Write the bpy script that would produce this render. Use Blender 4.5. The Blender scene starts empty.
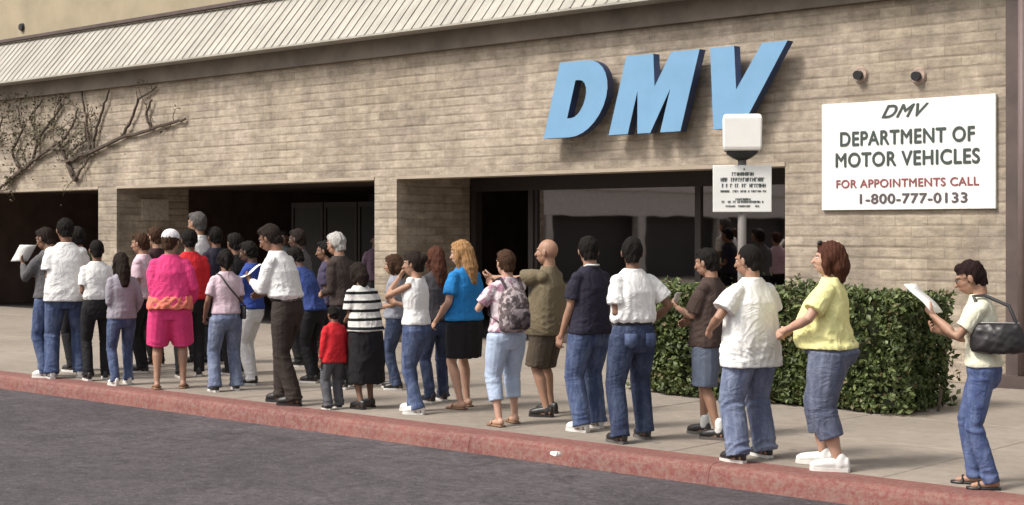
import bpy, bmesh, math, random
import numpy as np
from mathutils import Vector, Matrix, Euler, Quaternion

random.seed(11)
S = bpy.context.scene
COL = S.collection
rad = math.radians

# ------------------------------------------------------------------ camera
F_PX, HC, HOR = 1500.0, 1.72, 231.0
TH = math.atan(1662.0 / F_PX)
FW = Vector((-math.cos(TH), math.sin(TH), 0)); RT = Vector((math.sin(TH), math.cos(TH), 0))
CAM = Vector((0, -16, HC))
cd = bpy.data.cameras.new('camera'); cam = bpy.data.objects.new('camera', cd); COL.objects.link(cam)
cd.sensor_width = 36; cd.lens = 36 * F_PX / 1024; cd.clip_start = 0.1; cd.clip_end = 600
cd.shift_y = (HOR - 252.5) / 1024
cam.location = CAM
cam.rotation_euler = (rad(90), 0, math.atan2(FW.y, FW.x) - rad(90))
S.camera = cam

# ------------------------------------------------------------------ world, sun, exposure
SUN_EL, SUN_DIR = rad(50), Vector((-0.42, -1.0, 0)).normalized()      # horizontal direction towards the sun
w = bpy.data.worlds.new("World"); S.world = w; w.use_nodes = True
nt = w.node_tree; nt.nodes.clear()
sky = nt.nodes.new('ShaderNodeTexSky'); sky.sky_type = 'NISHITA'; sky.sun_disc = False
sky.sun_elevation = SUN_EL; sky.sun_rotation = math.atan2(SUN_DIR.x, SUN_DIR.y)
sky.air_density = 1.4; sky.dust_density = 5.0
hs = nt.nodes.new('ShaderNodeHueSaturation'); hs.inputs['Saturation'].default_value = 0.35
bg = nt.nodes.new('ShaderNodeBackground'); bg.inputs['Strength'].default_value = 0.13
wo = nt.nodes.new('ShaderNodeOutputWorld')
nt.links.new(sky.outputs[0], hs.inputs['Color']); nt.links.new(hs.outputs[0], bg.inputs[0]); nt.links.new(bg.outputs[0], wo.inputs[0])
sd = bpy.data.lights.new('sun', 'SUN'); sd.energy = 2.6; sd.angle = rad(13); sd.color = (1.0, 0.94, 0.86)
sun = bpy.data.objects.new('sun', sd); COL.objects.link(sun)
sv = Vector((SUN_DIR.x * math.cos(SUN_EL), SUN_DIR.y * math.cos(SUN_EL), math.sin(SUN_EL)))
sun.rotation_euler = sv.to_track_quat('Z', 'Y').to_euler(); sun.location = (0, -20, 30)
S.view_settings.view_transform = 'Standard'; S.view_settings.look = 'None'
S.view_settings.exposure = 0.42; S.view_settings.gamma = 1.0; S.view_settings.use_curve_mapping = False

# ------------------------------------------------------------------ surveying helpers
def ray(px):
    u = (px - 512) / F_PX
    return FW + RT * u
def onwall(px, py, Y=0.0):          # surveyed point on a plane parallel to the facade -> (X, z)
    r = ray(px); d = (Y - CAM.y) / r.y
    return CAM.x + d * r.x, HC + d * (HOR - py) / F_PX
def ground(px, py, z=0.0):
    d = (HC - z) * F_PX / (py - HOR)
    p = CAM + ray(px) * d
    return Vector((p.x, p.y, z)), d

# ------------------------------------------------------------------ object helpers
def tag(o, label=None, cat=None, group=None, kind=None):
    if label: o['label'] = label
    if cat: o['category'] = cat
    if group: o['group'] = group
    if kind: o['kind'] = kind
    return o
def empty(name, loc=(0, 0, 0), rz=0):
    o = bpy.data.objects.new(name, None); COL.objects.link(o); o.location = loc; o.rotation_euler = (0, 0, rz)
    o.empty_display_size = 0.2
    return o
def link(name, me, mats, parent=None, smooth=False):
    o = bpy.data.objects.new(name, me); COL.objects.link(o)
    for m in (mats if isinstance(mats, (list, tuple)) else [mats]): me.materials.append(m)
    if parent is not None: o.parent = parent
    if smooth: me.polygons.foreach_set('use_smooth', [True] * len(me.polygons))
    return o

class MB:
    """collects closed shapes"""
    def __init__(s): s.v = []; s.f = []; s.m = []
    def add(s, v, f, mi=0):
        b = len(s.v); s.v += [Vector(p) for p in v]; s.f += [[b + i for i in q] for q in f]; s.m += [mi] * len(f)
    def box(s, a, b, mi=0):
        x0, y0, z0 = [min(a[i], b[i]) for i in range(3)]; x1, y1, z1 = [max(a[i], b[i]) for i in range(3)]
        v = [(x0,y0,z0),(x1,y0,z0),(x1,y1,z0),(x0,y1,z0),(x0,y0,z1),(x1,y0,z1),(x1,y1,z1),(x0,y1,z1)]
        s.add(v, [(0,3,2,1),(4,5,6,7),(0,1,5,4),(1,2,6,5),(2,3,7,6),(3,0,4,7)], mi); return s
    def obox(s, c, ax, ay, az, mi=0):
        c, ax, ay, az = Vector(c), Vector(ax), Vector(ay), Vector(az); v = []
        for k in (-1, 1):
            for (i, j) in ((-1,-1),(1,-1),(1,1),(-1,1)): v.append(c + ax*i + ay*j + az*k)
        s.add(v, [(0,3,2,1),(4,5,6,7),(0,1,5,4),(1,2,6,5),(2,3,7,6),(3,0,4,7)], mi); return s
    def rings(s, rr, mi=0):
        """rr: list of rings (lists of n points); closed with fans"""
        n = len(rr[0]); v = []; f = []
        for r in rr: v += r
        for i in range(len(rr) - 1):
            for k in range(n):
                k2 = (k + 1) % n
                f.append((i*n + k, i*n + k2, (i+1)*n + k2, (i+1)*n + k))
        c0 = sum((Vector(p) for p in rr[0]), Vector()) / n; c1 = sum((Vector(p) for p in rr[-1]), Vector()) / n
        v += [c0, c1]; a = len(v) - 2
        for k in range(n):
            k2 = (k + 1) % n
            f.append((a, k2, k)); f.append((a + 1, (len(rr)-1)*n + k, (len(rr)-1)*n + k2))
        s.add(v, f, mi); return s
    def tube(s, pts, rr, n=10, mi=0, cap=True, up=None, flat=1.0):
        pts = [Vector(p) for p in pts]
        if not isinstance(rr, (list, tuple)): rr = [rr] * len(pts)
        P = list(pts); Rr = list(rr)
        if cap:
            d0 = (pts[0] - pts[1]).normalized(); d1 = (pts[-1] - pts[-2]).normalized()
            P = [pts[0] + d0 * rr[0] * .85, pts[0] + d0 * rr[0] * .5] + P + [pts[-1] + d1 * rr[-1] * .5, pts[-1] + d1 * rr[-1] * .85]
            Rr = [rr[0] * .45, rr[0] * .85] + Rr + [rr[-1] * .85, rr[-1] * .45]
        t0 = (P[1] - P[0]).normalized()
        u = Vector(up) if up is not None else (Vector((0, 0, 1)) if abs(t0.z) < .9 else Vector((1, 0, 0)))
        out = []
        for i, p in enumerate(P):
            t = (P[min(i+1, len(P)-1)] - P[max(i-1, 0)]).normalized()
            u = (u - t * u.dot(t))
            u = u.normalized() if u.length > 1e-5 else t.orthogonal().normalized()
            b = t.cross(u)
            out.append([p + (u * math.cos(2*math.pi*k/n) * flat + b * math.sin(2*math.pi*k/n)) * Rr[i] for k in range(n)])
        return s.rings(out, mi)
    def ell(s, c, r, n=12, m=8, mi=0, rot=None):
        c = Vector(c); rr = []
        for i in range(1, m):
            a = math.pi * i / m; ring = []
            for k in range(n):
                t = 2 * math.pi * k / n
                q = Vector((r[0]*math.sin(a)*math.cos(t), r[1]*math.sin(a)*math.sin(t), -r[2]*math.cos(a)))
                if rot is not None: q = rot @ q
                ring.append(c + q)
            rr.append(ring)
        n0 = len(s.v)
        s.rings(rr, mi)
        e = Vector((0, 0, r[2]))
        if rot is not None: e = rot @ e
        s.v[-2] = c - e; s.v[-1] = c + e
        return s
    def prism(s, poly, y0, y1, mi=0, ms=None):
        """poly in (x,z), extruded y0..y1"""
        n = len(poly); v = [(p[0], y0, p[1]) for p in poly] + [(p[0], y1, p[1]) for p in poly]
        b = len(s.v); s.v += [Vector(p) for p in v]
        s.f += [[b + i for i in range(n)], [b + n + i for i in reversed(range(n))]]; s.m += [mi, mi if ms is None else ms]
        for i in range(n):
            j = (i + 1) % n; s.f.append([b + i, b + n + i, b + n + j, b + j]); s.m.append(mi if ms is None else ms)
        return s
    def xf(s, M):
        s.v = [M @ p for p in s.v]; return s
    def mesh(s, name='m', recalc=False):
        me = bpy.data.meshes.new(name); me.from_pydata([tuple(p) for p in s.v], [], s.f)
        if any(s.m): me.polygons.foreach_set('material_index', s.m)
        if recalc:
            bm = bmesh.new(); bm.from_mesh(me); bmesh.ops.recalc_face_normals(bm, faces=bm.faces); bm.to_mesh(me); bm.free()
        me.update(); return me
    def build(s, name, mats, parent=None, smooth=False, recalc=True, bevel=0):
        me = s.mesh(name, recalc); o = link(name, me, mats, parent, smooth)
        if bevel:
            b = o.modifiers.new('b', 'BEVEL'); b.width = bevel; b.segments = 2; b.limit_method = 'ANGLE'
        return o

def blob(mb, voxel, smooth=3, fac=0.5):
    """union of closed shapes -> one continuous mesh"""
    me = mb.mesh('t'); o = bpy.data.objects.new('t', me); COL.objects.link(o)
    r = o.modifiers.new('r', 'REMESH'); r.mode = 'VOXEL'; r.voxel_size = voxel
    if smooth:
        q = o.modifiers.new('s', 'SMOOTH'); q.iterations = smooth; q.factor = fac
    dg = bpy.context.evaluated_depsgraph_get()
    out = bpy.data.meshes.new_from_object(o.evaluated_get(dg))
    bpy.data.objects.remove(o); bpy.data.meshes.remove(me)
    out.materials.clear()
    return out
def folds(me, amp, seed, fx=14, fz=26, zmask=None):
    n = len(me.vertices); co = np.empty(n*3); no = np.empty(n*3)
    me.vertices.foreach_get('co', co); me.vertices.foreach_get('normal', no)
    co = co.reshape(-1, 3); no = no.reshape(-1, 3); rg = np.random.RandomState(seed)
    wp = np.stack([np.sin(co @ rg.normal(0, 6, 3) + rg.rand()*6) for _ in range(3)], 1) * 0.05
    p = co + wp; h = np.zeros(n)
    for i in range(7):
        k = rg.normal(0, 1, 3); k /= np.linalg.norm(k)
        k = np.array([k[0]*fx, k[1]*fx, k[2]*fz]) * rg.uniform(.7, 1.9)
        h += (1 - np.abs(np.sin(p @ k + rg.rand()*6))) ** 1.6 * rg.uniform(.5, 1)
    h = (h / 7 - .20) * 2.8 * amp
    if zmask is not None: h *= zmask(co)
    co = co + no * h[:, None]
    me.vertices.foreach_set('co', co.ravel()); me.update()

def merge(meshes):
    bm = bmesh.new()
    for m in meshes: bm.from_mesh(m); 
    me = bpy.data.meshes.new('m'); bm.to_mesh(me); bm.free()
    for m in meshes: bpy.data.meshes.remove(m)
    return me

# ------------------------------------------------------------------ materials
MC = {}
def new_mat(name):
    m = bpy.data.materials.new(name); m.use_nodes = True; t = m.node_tree
    return m, t, t.nodes['Principled BSDF']
def nd(t, typ, **kw):
    n = t.nodes.new(typ)
    for k, v in kw.items():
        if k in n.inputs: n.inputs[k].default_value = v
        else: setattr(n, k, v)
    return n
def c4(c): return (c[0], c[1], c[2], 1)
def mul(c, k): return tuple(min(1, x * k) for x in c[:3])
def mixrgb(t, fac, a, b, mode='MIX'):
    n = t.nodes.new('ShaderNodeMix'); n.data_type = 'RGBA'; n.blend_type = mode
    for sck, val in ((n.inputs[0], fac), (n.inputs[6], a), (n.inputs[7], b)):
        if hasattr(val, 'links') or isinstance(val, bpy.types.NodeSocket): t.links.new(val, sck)
        else: sck.default_value = val if not isinstance(val, tuple) or len(val) == 4 else c4(val)
    return n.outputs[2]
def ramp(t, src, stops):
    r = t.nodes.new('ShaderNodeValToRGB'); t.links.new(src, r.inputs[0]); e = r.color_ramp.elements
    while len(e) < len(stops): e.new(0.5)
    for el, (p, c) in zip(e, stops): el.position = p; el.color = c4(c) if isinstance(c, tuple) else (c, c, c, 1)
    return r.outputs[0]
def noise(t, vec, scale, detail=4, rough=.6):
    n = nd(t, 'ShaderNodeTexNoise', Scale=scale, Detail=detail, Roughness=rough); t.links.new(vec, n.inputs['Vector']); return n.outputs['Fac']
def objco(t): return t.nodes.new('ShaderNodeTexCoord').outputs['Object']
def bump(t, b, h, strength=.3, dist=.01):
    n = nd(t, 'ShaderNodeBump', Strength=strength, Distance=dist); t.links.new(h, n.inputs['Height']); t.links.new(n.outputs[0], b.inputs['Normal'])
def plain(name, col, rough=.6, metal=0, var=.12, scale=6, bmp=0.0):
    key = (name, tuple(col), rough, metal)
    if key in MC: return MC[key]
    m, t, b = new_mat(name); v = objco(t); n = noise(t, v, scale)
    t.links.new(ramp(t, n, [(.3, mul(col, 1 - var)), (.7, mul(col, 1 + var))]), b.inputs['Base Color'])
    b.inputs['Roughness'].default_value = rough; b.inputs['Metallic'].default_value = metal
    if bmp: bump(t, b, noise(t, v, 60), bmp)
    MC[key] = m; return m
def fabric(col, style='plain', c2=None):
    key = ('fabric', tuple(col), style)
    if key in MC: return MC[key]
    m, t, b = new_mat('fabric_' + style); v = objco(t)
    n1 = noise(t, v, 5, 3); n2 = noise(t, v, 160, 2)
    base = ramp(t, n1, [(.3, mul(col, .86)), (.7, mul(col, 1.1))])
    if style == 'denim':
        sx = nd(t, 'ShaderNodeMapping'); t.links.new(v, sx.inputs[0]); sx.inputs['Scale'].default_value = (14, 14, 4)
        n3 = noise(t, sx.outputs[0], 1.0, 5, .7)
        base = mixrgb(t, ramp(t, n3, [(.42, 0.0), (.68, .8)]), base, c4(c2 or mul(col, 2.2)))
    if style == 'stripes':
        sp = t.nodes.new('ShaderNodeSeparateXYZ'); t.links.new(v, sp.inputs[0])
        a = nd(t, 'ShaderNodeMath', operation='MULTIPLY'); t.links.new(sp.outputs[2], a.inputs[0]); a.inputs[1].default_value = 2*math.pi/0.085
        wv = nd(t, 'ShaderNodeMath', operation='ADD'); t.links.new(a.outputs[0], wv.inputs[0]); t.links.new(n1, wv.inputs[1])
        si = nd(t, 'ShaderNodeMath', operation='SINE'); t.links.new(wv.outputs[0], si.inputs[0])
        base = mixrgb(t, ramp(t, si.outputs[0], [(.45, 0.0), (.55, 1.0)]), base, c4(c2))
    if style == 'print':
        n3 = noise(t, v, 16, 2, .5)
        base = mixrgb(t, ramp(t, n3, [(.5, 0.0), (.56, 1.0)]), base, c4(c2))
    t.links.new(base, b.inputs['Base Color'])
    b.inputs['Roughness'].default_value = .88; b.inputs['Specular IOR Level'].default_value = .25
    m9 = nd(t, 'ShaderNodeMapping'); t.links.new(v, m9.inputs[0]); m9.inputs['Scale'].default_value = (1, 1, 1.0) if style != 'denim' else (1, 1, 1.8); m9.inputs['Rotation'].default_value = (.5, .4, 0)
    nn = nd(t, 'ShaderNodeTexNoise', Scale=5.2, Detail=3.0, Roughness=.5, Distortion=1.2); t.links.new(m9.outputs[0], nn.inputs['Vector'])
    rg_ = ramp(t, nn.outputs['Fac'], [(.36, 0.0), (.50, 1.0), (.64, 0.0)])
    b1 = nd(t, 'ShaderNodeBump', Strength=.24, Distance=.022); t.links.new(rg_, b1.inputs['Height'])
    b2 = nd(t, 'ShaderNodeBump', Strength=.35, Distance=.003); t.links.new(n2, b2.inputs['Height']); t.links.new(b1.outputs[0], b2.inputs['Normal']); t.links.new(b2.outputs[0], b.inputs['Normal'])
    MC[key] = m; return m
def skin(col):
    key = ('skin', tuple(col))
    if key in MC: return MC[key]
    m, t, b = new_mat('skin'); v = objco(t); n = noise(t, v, 12, 3)
    t.links.new(ramp(t, n, [(.3, mul(col, .88)), (.7, (min(1, col[0]*1.1), col[1]*1.03, col[2]*1.02))]), b.inputs['Base Color'])
    b.inputs['Roughness'].default_value = .55; b.inputs['Subsurface Weight'].default_value = .06; b.inputs['Subsurface Radius'].default_value = (.02, .008, .004)
    MC[key] = m; return m
def hairmat(col):
    key = ('hair', tuple(col))
    if key in MC: return MC[key]
    m, t, b = new_mat('hair'); v = objco(t)
    mp = nd(t, 'ShaderNodeMapping'); t.links.new(v, mp.inputs[0]); mp.inputs['Scale'].default_value = (90, 90, 14)
    n = noise(t, mp.outputs[0], 1, 4)
    t.links.new(ramp(t, n, [(.3, mul(col, .55)), (.7, mul(col, 1.3))]), b.inputs['Base Color'])
    b.inputs['Roughness'].default_value = .8; b.inputs['Specular IOR Level'].default_value = .15; bump(t, b, n, .8, .01); MC[key] = m; return m

def wall_material(name='slump_block', c1=(.385,.325,.245), c2=(.265,.218,.16), mortar=(.25,.20,.15), bw=.41, bh=.128):
    m, t, b = new_mat(name); v = objco(t)
    sp = t.nodes.new('ShaderNodeSeparateXYZ'); t.links.new(v, sp.inputs[0])
    ad = nd(t, 'ShaderNodeMath', operation='ADD'); t.links.new(sp.outputs[0], ad.inputs[0]); t.links.new(sp.outputs[1], ad.inputs[1])
    # courses are a little wavy, as slump block is
    n0 = noise(t, v, 2.5, 3); w1 = nd(t, 'ShaderNodeMath', operation='MULTIPLY'); t.links.new(n0, w1.inputs[0]); w1.inputs[1].default_value = .018
    az = nd(t, 'ShaderNodeMath', operation='ADD'); t.links.new(sp.outputs[2], az.inputs[0]); t.links.new(w1.outputs[0], az.inputs[1])
    cb = t.nodes.new('ShaderNodeCombineXYZ'); t.links.new(ad.outputs[0], cb.inputs[0]); t.links.new(az.outputs[0], cb.inputs[1])
    def bricks(ms, x1, x2, mo):
        br = nd(t, 'ShaderNodeTexBrick', Scale=1.0); br.inputs['Brick Width'].default_value = bw; br.inputs['Row Height'].default_value = bh
        br.inputs['Mortar Size'].default_value = ms; br.inputs['Mortar Smooth'].default_value = .9; br.inputs['Bias'].default_value = 0
        br.inputs['Color1'].default_value = c4(x1); br.inputs['Color2'].default_value = c4(x2); br.inputs['Mortar'].default_value = c4(mo)
        t.links.new(cb.outputs[0], br.inputs['Vector']); return br
    br = bricks(.008, c1, c2, mul(c2, .80))
    n1 = noise(t, v, .7, 4); n2 = noise(t, v, 9, 5, .7)
    # raked bed joints, of uneven depth
    dv = nd(t, 'ShaderNodeMath', operation='DIVIDE'); t.links.new(az.outputs[0], dv.inputs[0]); dv.inputs[1].default_value = bh
    fr = nd(t, 'ShaderNodeMath', operation='FRACT'); t.links.new(dv.outputs[0], fr.inputs[0])
    pp = nd(t, 'ShaderNodeMath', operation='PINGPONG'); t.links.new(fr.outputs[0], pp.inputs[0]); pp.inputs[1].default_value = .5
    bed = ramp(t, pp.outputs[0], [(.03, 1.0), (.20, 0.0)])
    # patches where the joints have weathered away or been filled
    m5 = nd(t, 'ShaderNodeMapping'); t.links.new(v, m5.inputs[0]); m5.inputs['Scale'].default_value = (.9, .9, 5.5)
    n5 = noise(t, m5.outputs[0], 1, 4, .6)
    bm_ = nd(t, 'ShaderNodeMath', operation='MULTIPLY'); t.links.new(bed, bm_.inputs[0]); t.links.new(ramp(t, n5, [(.38, .05), (.68, .75)]), bm_.inputs[1])
    col = mixrgb(t, ramp(t, n1, [(.35, 0.0), (.7, .55)]), br.outputs['Color'], (.49, .41, .345, 1))
    m6 = nd(t, 'ShaderNodeMapping'); t.links.new(v, m6.inputs[0]); m6.inputs['Scale'].default_value = (3.2, 3.2, 9.5)
    n6 = noise(t, m6.outputs[0], 1, 5, .75)
    m8 = nd(t, 'ShaderNodeMapping'); t.links.new(v, m8.inputs[0]); m8.inputs['Scale'].default_value = (1.6, 1.6, 3.2)
    col = mixrgb(t, ramp(t, noise(t, m8.outputs[0], 1, 4, .7), [(.52, 0.0), (.66, .6)]), col, (.27, .225, .185, 1))
    col = mixrgb(t, 1.0, col, ramp(t, n6, [(.30, .66), (.50, 1.0), (.70, 1.26)]), 'MULTIPLY')
    col = mixrgb(t, bm_.outputs[0], col, c4(mortar))
    dk = ramp(t, n2, [(.3, .76), (.65, 1.08)])
    col = mixrgb(t, 1.0, col, dk, 'MULTIPLY')
    mp = nd(t, 'ShaderNodeMapping'); t.links.new(v, mp.inputs[0]); mp.inputs['Scale'].default_value = (2.2, 2.2, .25)
    n3 = noise(t, mp.outputs[0], 1, 5, .65)
    col = mixrgb(t, 1.0, col, ramp(t, n3, [(.35, .84), (.6, 1.05)]), 'MULTIPLY')
    m7 = nd(t, 'ShaderNodeMapping'); t.links.new(v, m7.inputs[0]); m7.inputs['Scale'].default_value = (1.1, 1.1, .8)
    n7 = noise(t, m7.outputs[0], 1, 3, .6)
    col = mixrgb(t, 1.0, col, ramp(t, n7, [(.34, .78), (.50, 1.0), (.66, 1.14)]), 'MULTIPLY')
    t.links.new(col, b.inputs['Base Color']); b.inputs['Roughness'].default_value = .92
    h = nd(t, 'ShaderNodeMath', operation='SUBTRACT'); t.links.new(n2, h.inputs[0]); t.links.new(bm_.outputs[0], h.inputs[1])
    bump(t, b, h.outputs[0], .8, .015)
    return m
M_wall = wall_material()
M_plaster = plain('plaster', (.36, .30, .235), .9, var=.15, scale=3, bmp=.2)
M_bronze = plain('bronze_metal', (.035, .028, .026), .5)
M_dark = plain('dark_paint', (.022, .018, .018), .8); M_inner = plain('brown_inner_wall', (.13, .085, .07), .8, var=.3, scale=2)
M_brown = plain('brown_paint', (.085, .06, .055), .6, var=.25, scale=3)
M_fascia = plain('weathered_fascia', (.17, .142, .115), .85, var=.3, scale=1.5)
M_white = plain('white_paint', (.78, .77, .74), .5, var=.05)
M_black = plain('black_plastic', (.02, .02, .022), .5)
M_grey_metal = plain('galvanised_metal', (.35, .34, .33), .45, .6)

def roof_material():
    m, t, b = new_mat('painted_metal_roof'); v = objco(t); n = noise(t, v, 1.4, 5, .7)
    mp = nd(t, 'ShaderNodeMapping'); t.links.new(v, mp.inputs[0]); mp.inputs['Scale'].default_value = (8, .6, .6)
    n2 = noise(t, mp.outputs[0], 1, 4)
    c = ramp(t, n, [(.3, (.31, .29, .25)), (.7, (.43, .405, .355))])
    c = mixrgb(t, 1.0, c, ramp(t, n2, [(.3, .82), (.6, 1.04)]), 'MULTIPLY')
    t.links.new(c, b.inputs['Base Color']); b.inputs['Roughness'].default_value = .6; return m
def concrete_material():
    m, t, b = new_mat('concrete_pavement'); v = objco(t)
    n = noise(t, v, .5, 5); n2 = noise(t, v, 7, 6, .75); n3 = noise(t, v, 90, 3)
    c = ramp(t, n, [(.3, (.225, .190, .155)), (.7, (.31, .265, .22))])
    c = mixrgb(t, 1.0, c, ramp(t, n2, [(.3, .78), (.65, 1.06)]), 'MULTIPLY')
    vo = nd(t, 'ShaderNodeTexVoronoi', Scale=1.3); t.links.new(v, vo.inputs['Vector'])
    c = mixrgb(t, ramp(t, vo.outputs['Distance'], [(.03, .7), (.06, 0.0)]), c, (.09, .08, .075, 1))
    t.links.new(c, b.inputs['Base Color']); b.inputs['Roughness'].default_value = .9; bump(t, b, n3, .4, .004); return m
def asphalt_material():
    m, t, b = new_mat('asphalt'); v = objco(t)
    n = noise(t, v, .35, 5); n2 = noise(t, v, 3, 6, .75); n3 = noise(t, v, 38, 3, .85); n4 = noise(t, v, 12, 6, .9)
    c = ramp(t, n, [(.3, (.044, .037, .042)), (.7, (.074, .063, .068))])
    c = mixrgb(t, 1.0, c, ramp(t, n2, [(.25, .5), (.7, 1.3)]), 'MULTIPLY')
    c = mixrgb(t, 1.0, c, ramp(t, n4, [(.34, .62), (.64, 1.34)]), 'MULTIPLY')
    st = nd(t, 'ShaderNodeTexNoise', Scale=1.1, Detail=3.0, Roughness=.6); t.links.new(v, st.inputs['Vector'])
    c = mixrgb(t, ramp(t, st.outputs['Fac'], [(.60, 0.0), (.68, .55)]), c, (.028, .024, .026, 1))
    c = mixrgb(t, ramp(t, n3, [(.58, 0.0), (.70, .8)]), c, (.20, .17, .165, 1))
    vo = nd(t, 'ShaderNodeTexVoronoi', Scale=.55, feature='DISTANCE_TO_EDGE'); 
    wv = nd(t, 'ShaderNodeMix', data_type='VECTOR'); wn = nd(t, 'ShaderNodeTexNoise', Scale=2.0, Detail=4)
    t.links.new(v, wn.inputs['Vector']); wv.inputs[0].default_value = .25; t.links.new(v, wv.inputs[4]); t.links.new(wn.outputs['Color'], wv.inputs[5])
    t.links.new(wv.outputs[1], vo.inputs['Vector'])
    c = mixrgb(t, ramp(t, vo.outputs['Distance'], [(.002, .35), (.010, 0.0)]), c, (.02, .018, .018, 1))
    t.links.new(c, b.inputs['Base Color']); b.inputs['Roughness'].default_value = .85; bump(t, b, n3, .7, .01); return m
def curb_material():
    m, t, b = new_mat('faded_red_kerb_paint'); v = objco(t)
    n = noise(t, v, 1.2, 5, .7); n2 = noise(t, v, 22, 6, .85)
    c = ramp(t, n, [(.3, (.16, .042, .038)), (.7, (.26, .085, .070))])
    c = mixrgb(t, 1.0, c, ramp(t, n2, [(.3, .65), (.6, 1.1)]), 'MULTIPLY')
    c = mixrgb(t, ramp(t, n2, [(.44, 0.0), (.60, .8)]), c, (.20, .135, .11, 1))
    t.links.new(c, b.inputs['Base Color']); b.inputs['Roughness'].default_value = .75; bump(t, b, n2, .4, .01); return m
def glass_material():
    m, t, b = new_mat('tinted_window_glass'); b.inputs['Base Color'].default_value = (.33, .30, .29, 1); b.inputs['Metallic'].default_value = 1.0
    b.inputs['Roughness'].default_value = .02
    v = objco(t); bump(t, b, noise(t, v, 1.0, 2), .05, .02); return m
M_roof, M_conc, M_asph, M_curb, M_glass = roof_material(), concrete_material(), asphalt_material(), curb_material(), glass_material()

# ------------------------------------------------------------------ ground
def struct(name, mb, m): return tag(mb.build(name, m), kind='structure')
CY = -6.85
mb = MB(); mb.add([(-260, -260, -.16), (260, -260, -.16), (260, 260, -.16), (-260, 260, -.16)], [(0,1,2,3)]); struct('ground', mb, plain('dry_ground', (.16, .14, .11), .95, scale=.3))
mb = MB(); mb.add([(-120, -19, -.15), (90, -19, -.15), (90, CY, -.15), (-120, CY, -.15)], [(0,1,2,3)]); struct('road', mb, M_asph)
mb = MB()                                    # pavement slabs with real joints
xs = [-60 + 1.83 * i for i in range(60)]
ys = [-6.5, -4.9, -3.3, -1.7, 0.0, 1.63]
for i in range(len(xs) - 1):
    for j in range(len(ys) - 1):
        dz = random.uniform(-.002, .002)
        mb.box((xs[i] + .006, ys[j] + .006, -.14), (xs[i+1] - .006, ys[j+1] - .006, dz))
mb.box((xs[0], -6.5, -.145), (xs[-1], 1.63, -.012))
o = struct('pavement', mb, M_conc); bv = o.modifiers.new('b', 'BEVEL'); bv.width = .006; bv.segments = 1
mb = MB(); x = -60.0
while x < 48:                                # kerb stones, painted top and face
    L = 2.44
    prof = [(-6.506, -.15), (CY, -.15), (CY + .018, -.06), (CY + .032, -.025), (CY + .055, -.006), (CY + .085, .003), (-6.506, .003)]
    dz = random.uniform(-.001, .001)
    a = [Vector((x + .002, p[0] + dz, p[1] + dz)) for p in prof]; b_ = [Vector((x + L - .002, p[0] + dz, p[1] + dz)) for p in prof]
    mb.rings([a, b_]); x += L
struct('kerb', mb, M_curb)
# ------------------------------------------------------------------ building
B = tag(empty('office_building', (-16, 0, 0)), 'tan block office building with cream ribbed metal roof edge and deep dark openings', 'building')
def bpart(name, mb, m, parent=None, **k):
    par = parent or B
    off = -B.location
    mb.xf(Matrix.Translation(off)); return mb.build(name, m, par, **k)
ZL, ZT = 2.57, 4.42
PI_ = [(-33.2, -32.6), (-25.1, -24.48), (-17.34, -16.84)]
mb = MB()
mb.box((-60, 0, ZL), (-7.05, .42, ZT))                               # lintel course band
for a, b_ in PI_: mb.box((a, 0.0, 0), (b_, 1.63, ZL))
mb.box((-60, 0, 0), (-33.2, .42, ZL))
mb.box((-9.9, 0, 0), (-7.05, 1.63, ZL))
mb.box((-6.15, 0, 0), (3, .42, ZT)); mb.box((-7.05, .1, 0), (-6.15, .42, ZT))
bpart('wall', mb, M_wall, recalc=True)
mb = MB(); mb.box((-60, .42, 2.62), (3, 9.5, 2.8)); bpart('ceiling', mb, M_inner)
mb = MB()
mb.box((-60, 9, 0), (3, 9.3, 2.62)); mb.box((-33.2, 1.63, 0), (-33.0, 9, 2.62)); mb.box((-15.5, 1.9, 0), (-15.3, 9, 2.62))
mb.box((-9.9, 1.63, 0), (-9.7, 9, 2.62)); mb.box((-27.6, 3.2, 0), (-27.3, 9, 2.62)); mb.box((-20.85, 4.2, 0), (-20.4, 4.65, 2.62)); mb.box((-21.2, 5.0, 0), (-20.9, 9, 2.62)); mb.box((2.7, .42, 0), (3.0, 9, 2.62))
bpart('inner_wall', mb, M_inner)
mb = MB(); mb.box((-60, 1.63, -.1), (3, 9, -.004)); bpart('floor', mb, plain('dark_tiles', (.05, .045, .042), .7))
# storefront glazing in the right-hand opening
mb = MB(); mb.box((-15.5, 1.68, .0), (-9.9, 1.80, .45)); bpart('sill_wall', mb, M_brown)
mb = MB(); mb.box((-16.84, 1.66, 2.36), (-9.9, 1.82, 2.62)); bpart('window_header', mb, M_bronze)
wx = [-15.5, -12.4, -9.9]
for i in range(2):
    mb = MB(); a, b_ = wx[i], wx[i+1]
    for q in (a, b_ - .05): mb.box((q, 1.70, .45), (q + .05, 1.78, 2.36))
    mb.box((a + .05, 1.70, .45), (b_ - .05, 1.78, .50)); 
    fr = bpart('window', mb, M_bronze)
    g = MB(); g.box((a + .05, 1.735, .5), (b_ - .05, 1.745, 2.36)); g.xf(Matrix.Translation(-B.location)); g.build('pane', M_glass, fr)
# open double doorway beside it
mb = MB(); mb.box((-15.6, 1.66, 0), (-15.5, 1.82, 2.36)); mb.box((-16.84, 1.66, 0), (-16.74, 1.82, 2.36)); bpart('door_frame', mb, M_bronze)
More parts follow.
